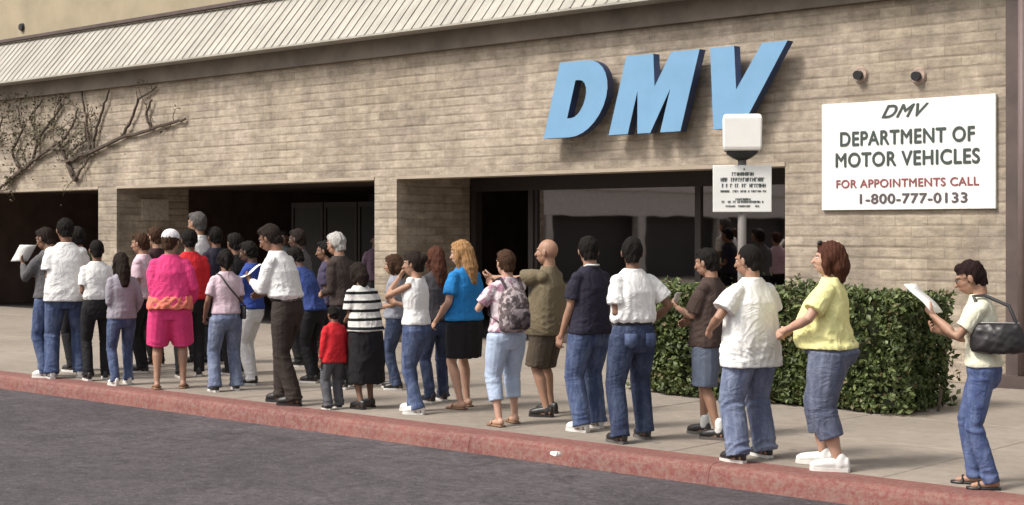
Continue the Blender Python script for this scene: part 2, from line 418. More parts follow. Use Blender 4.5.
# door wall deep inside the middle opening
for k in range(3):
    x0 = -24.2 + 1.02 * k
    mb = MB(); mb.box((x0, 4.0, 0), (x0 + .06, 4.06, 2.3)); mb.box((x0 + .92, 4.0, 0), (x0 + .98, 4.06, 2.3)); mb.box((x0 + .06, 4.0, 2.2), (x0 + .92, 4.06, 2.3)); mb.box((x0 + .06, 4.0, 0), (x0 + .92, 4.06, .25))
    d = bpart('door', mb, M_bronze)
    g = MB(); g.box((x0 + .06, 4.02, .25), (x0 + .92, 4.03, 2.2)); g.xf(Matrix.Translation(-B.location)); g.build('pane', plain('dark_glass', (.01, .01, .01), .4), d)
# trim strip under the lintel, fascia, roof
mb = MB(); mb.box((-32.6, -.012, ZL - .05), (-25.1, .42, ZL - .001)); mb.box((-24.48, -.012, ZL - .05), (-17.34, .42, ZL - .001)); mb.box((-16.84, -.012, ZL - .05), (-9.9, .42, ZL - .001))
bpart('lintel_trim', mb, M_plaster)
mb = MB(); mb.box((-60, -.10, ZT + .003), (4, .4, ZT + .30)); bpart('fascia', mb, M_fascia)
mb = MB(); a0, a1 = (-.42, 4.735), (.40, 5.69)
mb.rings([[Vector((xx, a0[0], a0[1])), Vector((xx, a0[0], a0[1] - .03)), Vector((xx, a1[0] + .15, a0[1] - .03)), Vector((xx, a1[0] + .15, a1[1])), Vector((xx, a1[0], a1[1]))] for xx in (-62, 5)])
rf = bpart('roof', mb, M_roof)
mb = MB(); dn = Vector((0, -(a1[1]-a0[1]), a1[0]-a0[0])).normalized(); x = -61.8
while x < 5:
    c = Vector((x, (a0[0]+a1[0])/2, (a0[1]+a1[1])/2)) + dn * .012
    hl = Vector((0, a1[0]-a0[0], a1[1]-a0[1])) * .5
    mb.obox(c, (.014, 0, 0), hl, dn * .003); x += .205
mb.xf(Matrix.Translation(-B.location)); mb.build('roof_ribs', M_roof, rf)['kind'] = 'stuff'

mb = MB(); mb.box((-62, .30, 5.70), (5, .42, 5.76)); bpart('roof_flashing', mb, M_brown)
mb = MB(); mb.box((-60, .56, 5.0), (3, 12, 9.5)); bpart('upper_wall', mb, plain('upper_stucco', (.33, .275, .19), .95, var=.14, scale=1.2, bmp=.3))
X, Z = onwall(20, 27, .5)
mb = MB(); mb.tube([(X, .56, Z), (X, .50, Z)], [.09, .07], 12, cap=False); bpart('vent_pipe', mb, M_black, smooth=False)
# brown pilaster with downpipe at the right
mb = MB(); mb.box((-7.05 + .003, -.06, .0), (-6.15, .1, ZT)); bpart('pilaster', mb, M_brown)
mb = MB(); mb.tube([(-6.82, -.14, .05), (-6.82, -.14, ZT)], .05, 12, cap=False)
bpart('downpipe', mb, plain('downpipe_paint', (.14, .10, .095), .6), smooth=True)
mb = MB(); mb.box((-7.12, -.22, 0.0), (-6.1, -.063, .14)); bpart('plinth', mb, M_brown)

# notice on the inner side of the middle opening
mb = MB(); mb.box((-24.478, .55, 1.93), (-24.455, 1.15, 2.33)); o = tag(mb.build('notice_board', plain('faded_notice', (.45, .40, .33), .8, scale=14, var=.25)), 'small faded pale notice on the inner side of the middle opening', 'notice')

# ------------------------------------------------------------------ lettering
def letter_shapes():
    H = 1.03
    def arc(cx, cz, rx, rz, n=14): return [(cx + rx*math.cos(t), cz + rz*math.sin(t)) for t in [math.pi/2 - math.pi*k/n for k in range(n + 1)]]
    D_o = [(0, 0), (0, H)] + arc(.46, H/2, .47, H/2)
    D_i = [(.34, .26), (.34, .77)] + arc(.41, H/2, .17, .255, 10)
    M_ = [(0, 0), (0, H), (.44, H), (.585, .60), (.73, H), (1.17, H), (1.17, 0), (.85, 0), (.85, .56), (.69, 0), (.48, 0), (.32, .56), (.32, 0)]
    V_ = [(.24, 0), (-.11, H), (.25, H), (.44, .48), (.66, H), (1.02, H), (.66, 0)]
    return D_o, D_i, M_, V_
D_o, D_i, M_l, V_l = letter_shapes()
def font_obj(poly, hole, X0, Y, name, face, side, parent, sh=.30, depth=.13, gx=1.0):
    """filled outline with its returns; face and return as two meshes"""
    cu = bpy.data.curves.new('c', 'CURVE'); cu.dimensions = '2D'; cu.fill_mode = 'BOTH'; cu.extrude = depth / 2
    for pl in [poly] + ([hole] if hole else []):
        sp = cu.splines.new('POLY'); sp.points.add(len(pl) - 1); sp.use_cyclic_u = True
        for i, p in enumerate(pl): sp.points[i].co = (p[0] * gx + sh * p[1] / 1.03, p[1], 0, 1)
    o = bpy.data.objects.new('t', cu); COL.objects.link(o)
    me = bpy.data.meshes.new_from_object(o.evaluated_get(bpy.context.evaluated_depsgraph_get())); bpy.data.objects.remove(o)
    me.transform(Matrix.Rotation(rad(90), 4, 'X'))
    me.materials.clear()
    # split faces: front goes to the letter, the rest to its return
    bm = bmesh.new(); bm.from_mesh(me); bm.normal_update()
    fr = [f for f in bm.faces if f.normal.y < -.7]; bm2 = bm.copy(); bm2.faces.ensure_lookup_table()
    bmesh.ops.delete(bm, geom=[f for f in bm.faces if not f.normal.y < -.7], context='FACES')
    r = bmesh.ops.solidify(bm, geom=bm.faces[:], thickness=.012)
    m1 = bpy.data.meshes.new(name); bm.to_mesh(m1); bm.free()
    bmesh.ops.delete(bm2, geom=[f for f in bm2.faces if f.normal.y < -.7], context='FACES')
    m2 = bpy.data.meshes.new(name); bm2.to_mesh(m2); bm2.free()
    m1.transform(Matrix.Translation((0, -.004, 0)))
    a = link(name, m1, face, parent); a.location = (X0, Y, 0)
    b_ = link('letter_return', m2, side, a)
    return a
sgn = tag(empty('letter_sign', (-12, -.2, 3.0)), 'big light blue slanted DMV letters mounted on the block wall', 'sign')
M_lb = plain('blue_letter_face', (.16, .32, .50), .45, var=.06, scale=2); M_ls = plain('letter_return_navy', (.022, .04, .10), .5)
font_obj(D_o, D_i, -13.61 + 12, 0, 'letter', M_lb, M_ls, sgn, gx=1.03)
font_obj(M_l, None, -12.46 + 12, 0, 'letter', M_lb, M_ls, sgn)
font_obj(V_l, None, -11.02 + 12, 0, 'letter', M_lb, M_ls, sgn)

def text(s, size, Xc, Z, Y, mat, parent, name='lettering', shear=0, off=0.0, width=None, rotz=0, ext=.002):
    cu = bpy.data.curves.new('c', 'FONT'); cu.body = s; cu.size = size; cu.align_x = 'CENTER'; cu.shear = shear; cu.extrude = ext; cu.space_character = 1.08
    o = bpy.data.objects.new('t', cu); COL.objects.link(o)
    dg = bpy.context.evaluated_depsgraph_get(); ms = []
    for k, (dx, dy) in enumerate([(0, 0)] + ([(off, 0), (-off, 0), (0, off), (0, -off)] if off else [])):      # heavier strokes, each pass a hair proud of the last
        m1 = bpy.data.meshes.new_from_object(o.evaluated_get(dg)); m1.transform(Matrix.Translation((dx, dy, .0004 * k))); ms.append(m1)
    me = merge(ms); bpy.data.objects.remove(o)
    me.materials.clear(); bx = [v.co.x for v in me.vertices]; W = max(bx) - min(bx)
    if width: me.transform(Matrix.Diagonal((width / W, 1, 1, 1)))
    me.transform(Matrix.Rotation(rad(90), 4, 'X'))
    t = link(name, me, mat, parent); t.location = (Xc, Y, Z); return t
# information board on the wall
X0, X1, Z0, Z1 = -9.36, -7.17, 1.97, 3.245
sb = tag(empty('information_sign', ((X0+X1)/2, -.03, Z0)), 'white rectangular wall sign reading Department of Motor Vehicles with telephone line', 'sign')
M_sign = plain('sign_enamel', (.77, .77, .74), .4, var=.06, scale=2)
mb = MB(); hw = (X1 - X0) / 2; mb.box((-hw, -.015, 0), (hw, .03, Z1 - Z0)); mb.build('sign_panel', M_sign, sb, bevel=.004)
M_tx = plain('sign_black', (.045, .06, .055), .6); M_rd = plain('sign_red', (.24, .07, .075), .6); M_gr = plain('sign_grey_text', (.09, .07, .08), .6)
text('DMV', .21, -.05, 1.075, -.019, M_tx, sb, shear=.5, off=.005, width=.60)
text('DEPARTMENT OF', .235, 0.0, .765, -.019, M_tx, sb, off=.0065, width=1.70)
text('MOTOR VEHICLES', .235, 0.0, .515, -.019, M_tx, sb, off=.0065, width=1.82)
text('FOR APPOINTMENTS CALL', .135, 0.0, .265, -.019, M_rd, sb, off=.003, width=1.80)
text('1-800-777-0133', .16, .08, .075, -.019, M_gr, sb, off=.004, width=1.35)
# two round sockets above the board
for px, py, lb in ((861, 75, 'left one of two small round lamp sockets above the white wall sign'), (919, 76, 'right one of two small round lamp sockets above the white wall sign')):
    X, Z = onwall(px, py)
    e = tag(empty('lamp_socket', (X, 0, Z)), lb, 'wall fitting', 'lamp sockets above the wall sign')
    mb = MB(); mb.tube([(0, -.002, 0), (0, -.035, 0)], [.10, .085], 18, cap=False); mb.build('backplate', plain('socket_plate', (.36, .27, .22), .7, var=.3, scale=20), e)
    mb = MB(); mb.tube([(0, -.036, 0), (0, -.10, -.01)], [.05, .055], 14, cap=False); mb.build('socket', M_black, e)

# ------------------------------------------------------------------ post with sign and box lantern
gp, d = ground(742, 231 + 1.72 * 1500 / 14.75)
P = empty('sign_post', (gp.x, gp.y, 0), cam.rotation_euler.z + rad(-7)); tag(P, 'grey metal post with lettered white plate and white box lantern on top', 'sign post')
mb = MB(); mb.tube([(0, 0, 0), (0, 0, 2.46)], .042, 14, cap=False); mb.build('post', plain('weathered_post', (.17, .155, .145), .7), P, smooth=True)
mb = MB(); mb.box((-.10, -.10, 0), (.10, .10, .015)); mb.build('base_plate', M_grey_metal, P)
mb = MB(); mb.rings([[Vector((sx*r, sy*r, z)) for sx, sy in ((-1,-1),(1,-1),(1,1),(-1,1))] for r, z in ((.05, 2.42), (.09, 2.44), (.15, 2.485), (.15, 2.50))]); mb.build('lantern_collar', M_black, P)
mb = MB(); mb.rings([[Vector((sx*r, sy*r, z)) for sx, sy in ((-1,-1),(1,-1),(1,1),(-1,1))] for r, z in ((.175, 2.503), (.185, 2.54), (.19, 2.83), (.17, 2.86))]); mb.build('lantern', plain('milk_acrylic', (.82, .80, .76), .35, var=.03), P, bevel=.015)
mb = MB(); mb.box((-.285, -.062, 1.905), (.285, -.050, 2.365)); pl = mb.build('sign_plate', M_sign, P, bevel=.008)
for z in (1.95, 2.24): mb = MB(); mb.box((-.03, -.05, z), (.03, -.03, z + .07)); mb.build('bracket', M_grey_metal, P)
mb = MB(); rr = random.Random(4)                                    # worn, unreadable lines of print
for z, wd, hh in ((2.315, .03, .022), (2.262, .20, .034), (2.205, .42, .038), (2.148, .44, .036), (2.100, .45, .020), (2.02, .13, .022), (1.995, .40, .022), (1.955, .32, .018)):
    x = -wd / 2; mb = MB()
    while x < wd / 2:
        g = rr.uniform(.014, .024) * hh / .036
        if rr.random() > .16:
            a, b_ = x, x + g * .8; k = rr.random(); st = hh * .2
            mb.box((a, -.066, z), (a + st, -.063, z + hh))
            if k < .7: mb.box((a + st, -.066, z + hh - st), (b_, -.063, z + hh))
            if k > .3: mb.box((a + st, -.066, z + hh*.4), (b_, -.063, z + hh*.4 + st))
            if k > .55: mb.box((b_, -.066, z), (b_ + st*.8, -.063, z + hh))
        x += g + .004
    mb.build('line_of_print', M_tx, pl, recalc=False)

# ------------------------------------------------------------------ hedge
def leafcloud(rng, pts, size, mb, mi=lambda r: 0, flat=.0):
    for p in pts:
        a = Vector((rng.gauss(0,1), rng.gauss(0,1), rng.gauss(0,1) + flat)).normalized(); b_ = a.orthogonal().normalized()
        q = Quaternion(a, rng.uniform(0, 6.28)); b_ = q @ b_; c = a.cross(b_); s = size * rng.uniform(.6, 1.35)
        mb.add([p - b_*s, p + c*s*.55 + a*s*.12, p + b_*s, p - c*s*.55 + a*s*.12], [(0,1,2,3)], mi(rng))
M_leaf = [plain('leaf_dark', (.045, .066, .016), .6, var=.3), plain('leaf_mid', (.082, .110, .028), .55, var=.3), plain('leaf_light', (.15, .18, .062), .5, var=.25), plain('leaf_dry', (.13, .10, .045), .7)]
rng = random.Random(5)
HX0, HX1, HY0, HY1, HZ = -9.75, -6.62, -3.3, -2.25, 1.14
hd = tag(empty('hedge', ((HX0+HX1)/2, (HY0+HY1)/2, 0)), 'clipped dark green hedge along the pavement below the wall sign', 'hedge')
pts = []
def wob(x, z): return .10*math.sin(x*3.1 + z*2) + .06*math.sin(x*7.7 - z*5 + 1) + .04*math.sin(x*17 + z*11)
cx, cy = (HX0+HX1)/2, (HY0+HY1)/2
for i in range(36000):
    face = rng.random(); x = rng.uniform(HX0, HX1); y = rng.uniform(HY0, HY1); z = rng.uniform(.03, HZ)
    dep = abs(rng.gauss(0, .06))
    if face < .42: y = HY0 + dep + wob(x, z) * .6 + .05 * (1 - min(1, z/.2)) 
    elif face < .54: y = HY1 - dep + wob(x, z)*.5
    elif face < .74: x = HX1 - dep + wob(y*1.7, z) * .6
    elif face < .80: x = HX0 + dep - wob(y*1.7, z) * .6
    else: z = HZ - dep + wob(x, y) * .7 + (rng.uniform(.03, .12) if rng.random() < .025 else 0)
    rc = .13                                                      # rounded shoulders
    ex = max(0, abs(x - cx) - ((HX1-HX0)/2 - rc)); ey = max(0, abs(y - cy) - ((HY1-HY0)/2 - rc)); ez = max(0, z - (HZ - rc))
    l = math.sqrt(ex*ex + ey*ey + ez*ez)
    if l > rc and rng.random() < .85: continue
    pts.append(Vector((x - cx, y - cy, z)))
mb = MB()
def pick(r):
    k = r.random(); return 0 if k < .42 else 1 if k < .78 else 2 if k < .96 else 3
leafcloud(rng, pts, .033, mb, pick); mb.build('foliage', M_leaf, hd, recalc=False)
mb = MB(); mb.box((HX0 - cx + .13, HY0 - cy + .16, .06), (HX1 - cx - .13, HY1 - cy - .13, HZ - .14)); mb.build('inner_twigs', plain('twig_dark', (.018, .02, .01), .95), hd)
for i in range(14):
    mb = MB(); x = HX0 - cx + .2 + i * .23; y = rng.uniform(-.25, .25); mb.tube([(x, y, 0), (x + .03, y, .2)], .018, 6); mb.build('stem', plain('bark', (.09, .07, .05), .9), hd)

# ------------------------------------------------------------------ climbing plant on the wall
vn = tag(empty('climbing_plant', (-27, -.03, 2.6)), 'mostly bare climbing plant spread over the block wall above the left openings', 'plant')
stems = [[(8,182),(20,172),(32,162),(51,148),(66,138)], [(75,180),(67,162),(80,156),(95,150),(119,138),(150,129),(171,123),(185,119)], [(93,146),(97,128),(105,103),(109,90)], [(90,150),(88,130),(85,112),(81,87)], [(40,138),(50,122),(61,106),(60,92)],
         [(122,137),(131,121),(138,99),(156,87)], [(67,162),(60,145),(72,128),(78,108)], [(51,148),(70,150),(86,140),(84,122)], [(20,172),(12,150),(22,130),(18,108)], [(32,162),(38,142),(30,118),(42,100)], [(150,129),(146,112),(152,100)], [(8,182),(0,188),(-20,196)],[(75,180),(80,170),(95,150)],[(-20,185),(-5,150),(2,120)]]
mb = MB(); vpts = []; rng = random.Random(9)
def vp(px, py, y=-.05):
    X, Z = onwall(px, py, y); return Vector((X + 27, y + .03, Z - 2.6))
for si, st in enumerate(stems):
    r0 = .052 if si in (0, 1) else .032; mb = MB()
    q = []
    for i in range(len(st) - 1):
        for k in range(4):
            t = k / 4; q.append(vp(st[i][0]*(1-t) + st[i+1][0]*t + rng.uniform(-1.0, 1.0), st[i][1]*(1-t) + st[i+1][1]*t + rng.uniform(-1.0, 1.0), -.05 - rng.uniform(0, .03)))
    q.append(vp(*st[-1])); mb.tube(q, [r0 * (1 - .55 * i / len(q)) for i in range(len(q))], 6)
    for _ in range(6 if st[0][0] < 100 else 3):                    # twigs
        p = rng.choice(q); a = rng.uniform(-.5, 3.6); L = rng.uniform(.18, .6); w_ = [p]
        for k in range(5):
            a += rng.gauss(0, .35); w_.append(w_[-1] + Vector((math.cos(a)*L/5, -.012 + rng.uniform(-.01, .01), math.sin(a)*L/5)))
        mb.tube(w_, [.009, .008, .007, .006, .005, .004], 5); vpts += [w_[k] + Vector((rng.gauss(0,.06), -.02, rng.gauss(0,.06))) for k in range(2, 6) for _ in range(5 if p.x < 1 else 1)]
    mb.build('stem', plain('vine_bark', (.075, .055, .042), .9, var=.3, scale=9), vn, recalc=False)
for _ in range(800):
    px = rng.gauss(14, 20); py = rng.gauss(118, 24)
    if py < 92 or py > 182 or px > 95: continue
    vpts.append(vp(px, py, -.06 - rng.uniform(0, .08)))
for _ in range(260): vpts.append(vp(rng.gauss(76, 14), rng.gauss(136, 16), -.08))
mb = MB(); leafcloud(rng, vpts, .032, mb, lambda r: 0 if r.random() < .5 else 1); mb.build('foliage', [plain('vine_leaf', (.10, .095, .05), .7, var=.3), plain('vine_leaf_brown', (.12, .095, .06), .8, var=.3)], vn, recalc=False)

# ------------------------------------------------------------------ building over the road (seen in the window glass)
ob = tag(empty('low_building', (-42, -36, 0)), 'low pale building over the road, seen only as a reflection in the window', 'building')
mb = MB(); mb.box((-6, -20, 2.3), (6, 20, 5.2)); mb.build('wall', plain('pale_render', (.66, .62, .58), .9), ob)
mb = MB(); mb.box((-5.7, -19.7, -.15), (5.7, 19.7, 2.297)); mb.build('ground_floor', plain('dark_shopfront', (.05, .045, .045), .6), ob)
mb = MB()
for i in range(8): mb.box((5.9, -20 + i*5.6, -.15), (6.25, -19.6 + i*5.6, 2.29))
mb.box((6.003, -20, 2.3), (6.16, 20, 2.42)); mb.box((6.003, -20, 3.3), (6.08, 20, 3.38)); mb.build('column', plain('pale_render', (.66, .62, .58), .9), ob)

# ------------------------------------------------------------------ people
def ik(a, t, l1, l2, pole):
    d = t - a; L = min(d.length, (l1 + l2) * .995); dn_ = d.normalized(); t = a + dn_ * L
    x = (l1*l1 - l2*l2 + L*L) / (2*L); h = math.sqrt(max(0, l1*l1 - x*x))
    p = pole - dn_ * pole.dot(dn_); p.normalize()
    return a + dn_ * x + p * h, t
ARMS = {  # hand target for the right side (x outwards, y forward, z up), pole
    'down': ((.25, .03, .80), (.3, -1, 0)), 'down_fwd': ((.22, .14, .83), (.3, -1, 0)), 'bent': ((.07, .20, 1.06), (.5, -1, -.6)), 'belly': ((.13, .22, 1.06), (1, -.55, -.1)), 'side': ((.22, .16, .93), (.4, -1, 0)),
    'hold': ((.06, .28, 1.18), (.5, -.4, -1)), 'chin': ((.05, .19, 1.46), (.8, .2, -1)), 'hip': ((.19, .06, 1.00), (1, -1, 0)),
    'reach': ((.16, .50, 1.36), (.4, 0, -1)), 'pocket': ((.20, .10, .90), (.8, -1, 0)), 'strap': ((.12, .18, 1.30), (.9, -.2, -1)), 'read': ((.08, .33, 1.30), (.5, -.1, -1)),
    'fold': ((-.10, .22, 1.14), (.9, -.1, -.6)), 'ear': ((.12, .05, 1.58), (1, .3, -.3)),
}
def hand(mb, wrist, d, palm_n, side, curl=.5, sc=1.0):
    """wrist point, direction of the hand, palm normal; five fingers"""
    d = d.normalized(); n = (palm_n - d * palm_n.dot(d)).normalized(); w_ = d.cross(n) * side    # w_: towards the thumb
    P = lambda a, b, c: wrist + (d * a + w_ * b + n * c) * sc
    mb.tube([P(-.02, 0, 0), P(.02, 0, 0)], .026 * sc, 8)
    mb.rings([[P(a, wd*math.cos(t), .014*math.sin(t)) for t in [2*math.pi*k/10 for k in range(10)]] for a, wd in ((-.005, .024), (.02, .034), (.06, .041), (.088, .040), (.096, .030))])
    for i, (b, L, r) in enumerate(((.029, .075, .0085), (.010, .085, .009), (-.010, .078, .0085), (-.029, .062, .0075))):
        c = curl * (1 + .12 * i); p = P(.075, b, 0); q = [p]; ang = 0; b2 = b * 1.25
        for k, fr in enumerate((.45, .32, .23)):
            ang += c * (.6 + .25 * k)
            q.append(q[-1] + (d * math.cos(ang) + n * math.sin(ang) + w_ * (b2 - b) * 2) * L * fr * sc)
        mb.tube([P(.055, b, 0)] + q, [r*sc, r*sc, r*sc, r*.92*sc, r*.8*sc], 7)
    q = [P(.015, .022, .004), P(.045, .048, .012), P(.070, .062, .022 + .012*curl), P(.090, .062 - .012*curl, .034 + .018*curl)]
    mb.tube(q, [.013*sc, .012*sc, .010*sc, .0085*sc], 7)

EYEM = [plain('eye_white', (.7, .68, .65), .3), plain('iris', (.03, .018, .012), .2)]
LIPM = plain('lips', (.30, .11, .09), .5)
HEADS = {}
PEOPLE = []
def person(label, px, yf, yt, phi, top, bot, shoes, hair, sk=(.40,.24,.16), w=1.0, belly=0.0, legw=1.0, bust=0.0, arms=('down', 'down'), head=(0, 8), lean=0.0,
           stance=(.10, .06), curl=.55, group='people queueing along the pavement', butt=0.0, belt=None, extra=None, H=None, ground_pt=None):
    seed = len(PEOPLE) + 1; rg = random.Random(seed)
    g, dist = ground(px, yf)
    if ground_pt: g = Vector(ground_pt); dist = (g - CAM).length
    if H is None: H = HC * (yf - yt) / (yf - HOR)
    s = H / 1.757; vx = max(.009, min(.015, dist * .0007))
    phi = rad(phi); f = FW * math.cos(phi) - RT * math.sin(phi)
    rz = math.atan2(f.y, f.x) - rad(90)
    V = Vector
    def ly(z): return lean * max(0, z - .95) + (lean * .25 * max(0, z - 1.3))    # forward shift of the spine
    def C(x, y, z): return V((x, y + ly(z), z))
    n = 20
    def ring(z, rx, ry, oy=0, front=0, back=0, sq=2.4, tx=0):
        out = []
        for k in range(n):
            t = 2*math.pi*k/n; c, s_ = math.cos(t), math.sin(t)
            r = (abs(c)**sq + abs(s_)**sq) ** (-1/sq)
            y = r * s_ * (ry + (front if s_ > 0 else back) * abs(s_))
            out.append(C(tx + r * c * rx, oy + y, z))
        return out
    # ---- joints
    st, sf = stance; hipx = .095 * (.5 + .5 * w)
    legs = []
    for sd_ in (1, -1):
        hip = V((sd_ * hipx, 0, .90)); ank = V((sd_ * (hipx * .55 + st * .6), sd_ * sf, .085))
        knee, ank = ik(hip, ank, .425, .415, V((sd_*.15, 1, 0))); 
        legs.append((sd_, hip, knee, ank))
    shw = .158 * (.45 + .55 * w); AR = []
    for sd_, key in ((1, arms[1]), (-1, arms[0])):
        tgt, pole = ARMS[key] if isinstance(key, str) else key
        sh = C(sd_ * shw, -.005, 1.385); tg = V((sd_ * (tgt[0] + (.10*(w-1) if tgt[2] < 1.05 else 0)), tgt[1] + (belly*.7 if tgt[1] > .15 else 0) , tgt[2])) + V((0, ly(1.35), 0))
        el, wr = ik(sh, tg, .285, .255, V((sd_ * pole[0], pole[1], pole[2]))); AR.append((sd_, key, sh, el, wr))
    # ---- body
    mb = MB(); bw = .9 + .1 * w
    mb.rings([ring(.78, .12*w, .08), ring(.86, .160*w, .10, back=butt*.5), ring(.93, .165*w, .105, back=butt), ring(1.05, .135*w, .095, front=belly), ring(1.16, .135*w, .095, front=belly), ring(1.28, .152*bw, .105, front=bust), ring(1.38, .142*bw, .09), ring(1.43, .10, .070), ring(1.465, .066, .062)])
    mb.tube([C(0, -.01, 1.42), C(0, .0, 1.56)], [.060*bw, .056*bw], 12)
    for sd_, key, sh, el, wr in AR:
        k = .55 + .45 * w
        mb.tube([sh, sh.lerp(el, .4), el, el.lerp(wr, .35), wr], [.040*k, .041*k, .036*k, .038*k, .025], 12)
    for sd_, hip, knee, ank in legs:
        mb.tube([hip, hip.lerp(knee, .45), knee, knee.lerp(ank, .3) + V((0, -.012, 0)), knee.lerp(ank, .75), ank], [.078*legw, .070*legw, .052*legw, .054*legw, .036*legw, .034], 12)
        fo = V((sd_ * .10, 1, 0)).normalized()
        mb.tube([ank + V((0,0,-.035)) - fo*.035, ank + V((0,0,-.045)) + fo*.05, ank + V((0,0,-.058)) + fo*.13], [.036, .033, .024], 10)
    mb.xf(Matrix.Scale(s, 4)); parts = [blob(mb, vx, 3)]
    # ---- head
    hy, hp = head; hc_ = C(0, .012, 1.482); HR = Matrix.Rotation(rad(hy), 3, 'Z') @ Matrix.Rotation(rad(-hp - lean*20), 3, 'X'); HO = hc_ + HR @ V((0, .012, .125))
    hmat = Matrix.Translation(HO + Vector((0, 0, .008))) @ HR.to_4x4() @ Matrix.Scale(1.11, 4)
    hw = 1.0 + .10 * max(0, w - 1)
    mb = MB(); mb.ell((0, -.012, .022), (.075*hw, .093, .094), 16, 12); mb.ell((0, .020, -.043), (.057*hw, .068, .068), 14, 10)
    mb.ell((0, .035, -.018), (.062*hw, .058, .05), 14, 8)
    mb.tube([(0, .086, .014), (0, .102, -.012), (0, .108, -.025)], [.008, .010, .013], 8); mb.ell((0, .086, -.054), (.024, .011, .010), 10, 6)
    mb.tube([(-.045, .068, .030), (-.02, .083, .027), (.02, .083, .027), (.045, .068, .030)], .009, 8)
    for q in (-1, 1): mb.ell((q * .077*hw, -.005, -.006), (.010, .020, .031), 8, 8, rot=Matrix.Rotation(q*rad(15), 3, 'Z'))
    mb.tube([(0, -.02, -.06), (0, -.018, -.15)], .05, 10)
    mb.xf(Matrix.Scale(s, 4) @ hmat); parts.append(blob(mb, max(.0055, vx*.5), 2, .4))
    # ---- hands
    for sd_, key, sh, el, wr in AR:
        d = (wr - el).normalized(); isup = key in ('down', 'down_fwd', 'pocket', 'hip')
        pn = V((-sd_, .15, 0)) if isup else V((-sd_*.7, -.1, -.35)) if key != 'chin' else V((-sd_*.3, -1, 0))
        if key in ('reach', 'read', 'hold'): pn = V((-sd_*.6, 0, .7))
        mb = MB(); hand(mb, wr + d * .01, d, pn, 1 if False else (1 if d.cross(pn).dot(V((0, 1, .2)) if isup else V((0, .2, 1))) > 0 else -1), curl * (.5 if key == 'down' else 1)); mb.xf(Matrix.Scale(s, 4)); parts.append(blob(mb, max(.0048, vx*.42), 1, .4))
    me = merge(parts); root = link('person', me, skin(sk), None, True); root.location = g; root.rotation_euler = (0, 0, rz)
    tag(root, label, 'person', group)
    def child(name, me_, mat, lab=None):
        o = link(name, me_, mat, root, True)
        if lab: o['label'] = lab
        return o
    # ---- face
    for q in (-1, 1): mb = MB(); mb.ell((q*.030, .0715, .009), (.013, .010, .006), 10, 6, 0); mb.ell((q*.030, .0790, .009), (.0055, .004, .0055), 8, 6, 1); mb.xf(Matrix.Scale(s, 4) @ hmat); child('eye', mb.mesh(), EYEM)
    mb = MB(); mb.tube([(-.022, .090, -.053), (0, .0975, -.051), (.022, .090, -.053)], [.003, .005, .003], 6); mb.xf(Matrix.Scale(s, 4) @ hmat); child('mouth', mb.mesh(), LIPM)
    # ---- hair
    hk, hcol = hair[0], hair[1]
    def cut(me_, fn):
        bm = bmesh.new(); bm.from_mesh(me_); Mi = (Matrix.Scale(s, 4) @ hmat).inverted()
        bmesh.ops.delete(bm, geom=[v for v in bm.verts if fn(Mi @ v.co)], context='VERTS'); bm.to_mesh(me_); bm.free()
    if hk != 'bald':
        mb = MB(); k = 1.0 if hk in ('short', 'crop', 'cap') else 1.07
        if hk == 'crop': k = .965
        mb.ell((0, -.020, .022), (.084*k*hw, .100*k, .103*k), 16, 12)
        if hk != 'crop': mb.ell((0, .030, .085), (.060, .052, .036), 12, 8)
        mb.tube([(0, -.055, .0), (0, -.055, -.05)], .058, 10)
        if hk in ('long', 'bob'):
            L = -.27 if hk == 'long' else -.12
            mb.tube([(0, -.06, .02), (0, -.075, L*.5), (0, -.075, L)], [.075, .080, .055], 14)
            for q in (-1, 1): mb.tube([(q*.068, -.01, .02), (q*.080, .005, -.05), (q*.070, -.01, L*.8)], [.028, .028, .022], 8)
        if hk == 'pony':
            mb.tube([(0, -.10, .05), (0, -.145, .04), (0, -.17, -.03), (0, -.15, -.13)], [.028, .036, .034, .014], 10)
        if hk == 'bun': mb.ell((0, -.12, .05), (.045, .04, .045))
        mb.xf(Matrix.Scale(s, 4) @ hmat); me_ = blob(mb, max(.007, vx*.62), 1)
        folds(me_, .010 if hk != 'crop' else .003, seed, 60, 30)
        fl = hk in ('long', 'bob')
        cut(me_, lambda p: (p.z < .045 and p.y > (.02 if not fl else .045)) or (p.z < -.03 and p.y > -.02 and not fl) or (not fl and hk != 'pony' and p.z < -.085))
        child('hair', me_, hairmat(hcol))
    if hk == 'cap':
        mb = MB(); mb.ell((0, -.012, .045), (.090, .106, .088), 16, 12); me_ = None
        mb.xf(Matrix.Scale(s, 4) @ hmat); me_ = blob(mb, .009, 1); cut(me_, lambda p: p.z < .035)
        b2 = MB(); b2.rings([[V((.07*math.cos(t), .07 + .085*math.sin(t), z)) for t in [math.pi*k/10*2 for k in range(20)]] for z in (.035, .043)]); b2.xf(Matrix.Scale(s, 4) @ hmat)
        me_ = merge([me_, b2.mesh()]); child('cap', me_, fabric(hair[2]))
    if 'glasses' in (extra or ()):
        mb = MB()
        for q in (-1, 1): mb.tube([(q*.030 + .019*math.cos(t), .094, .009 + .014*math.sin(t)) for t in [2*math.pi*k/12 for k in range(13)]], .0022, 5); mb.tube([(q*.05, .092, .012), (q*.079, .0, .012)], .002, 5)
        mb.xf(Matrix.Scale(s, 4) @ hmat); child('glasses', mb.mesh(), M_black)
    if 'topglasses' in (extra or ()):
        mb = MB()
        for q in (-1, 1): mb.ell((q*.034, .062, .112), (.028, .016, .018), 12, 8)
        mb.xf(Matrix.Scale(s, 4) @ hmat); child('sunglasses', mb.mesh(), M_black)
    # ---- bottoms
    bk, bm_ = bot['kind'], bot['mat']; loose = bot.get('loose', 0.0); topz = bot.get('top', 1.03)
    mb = MB()
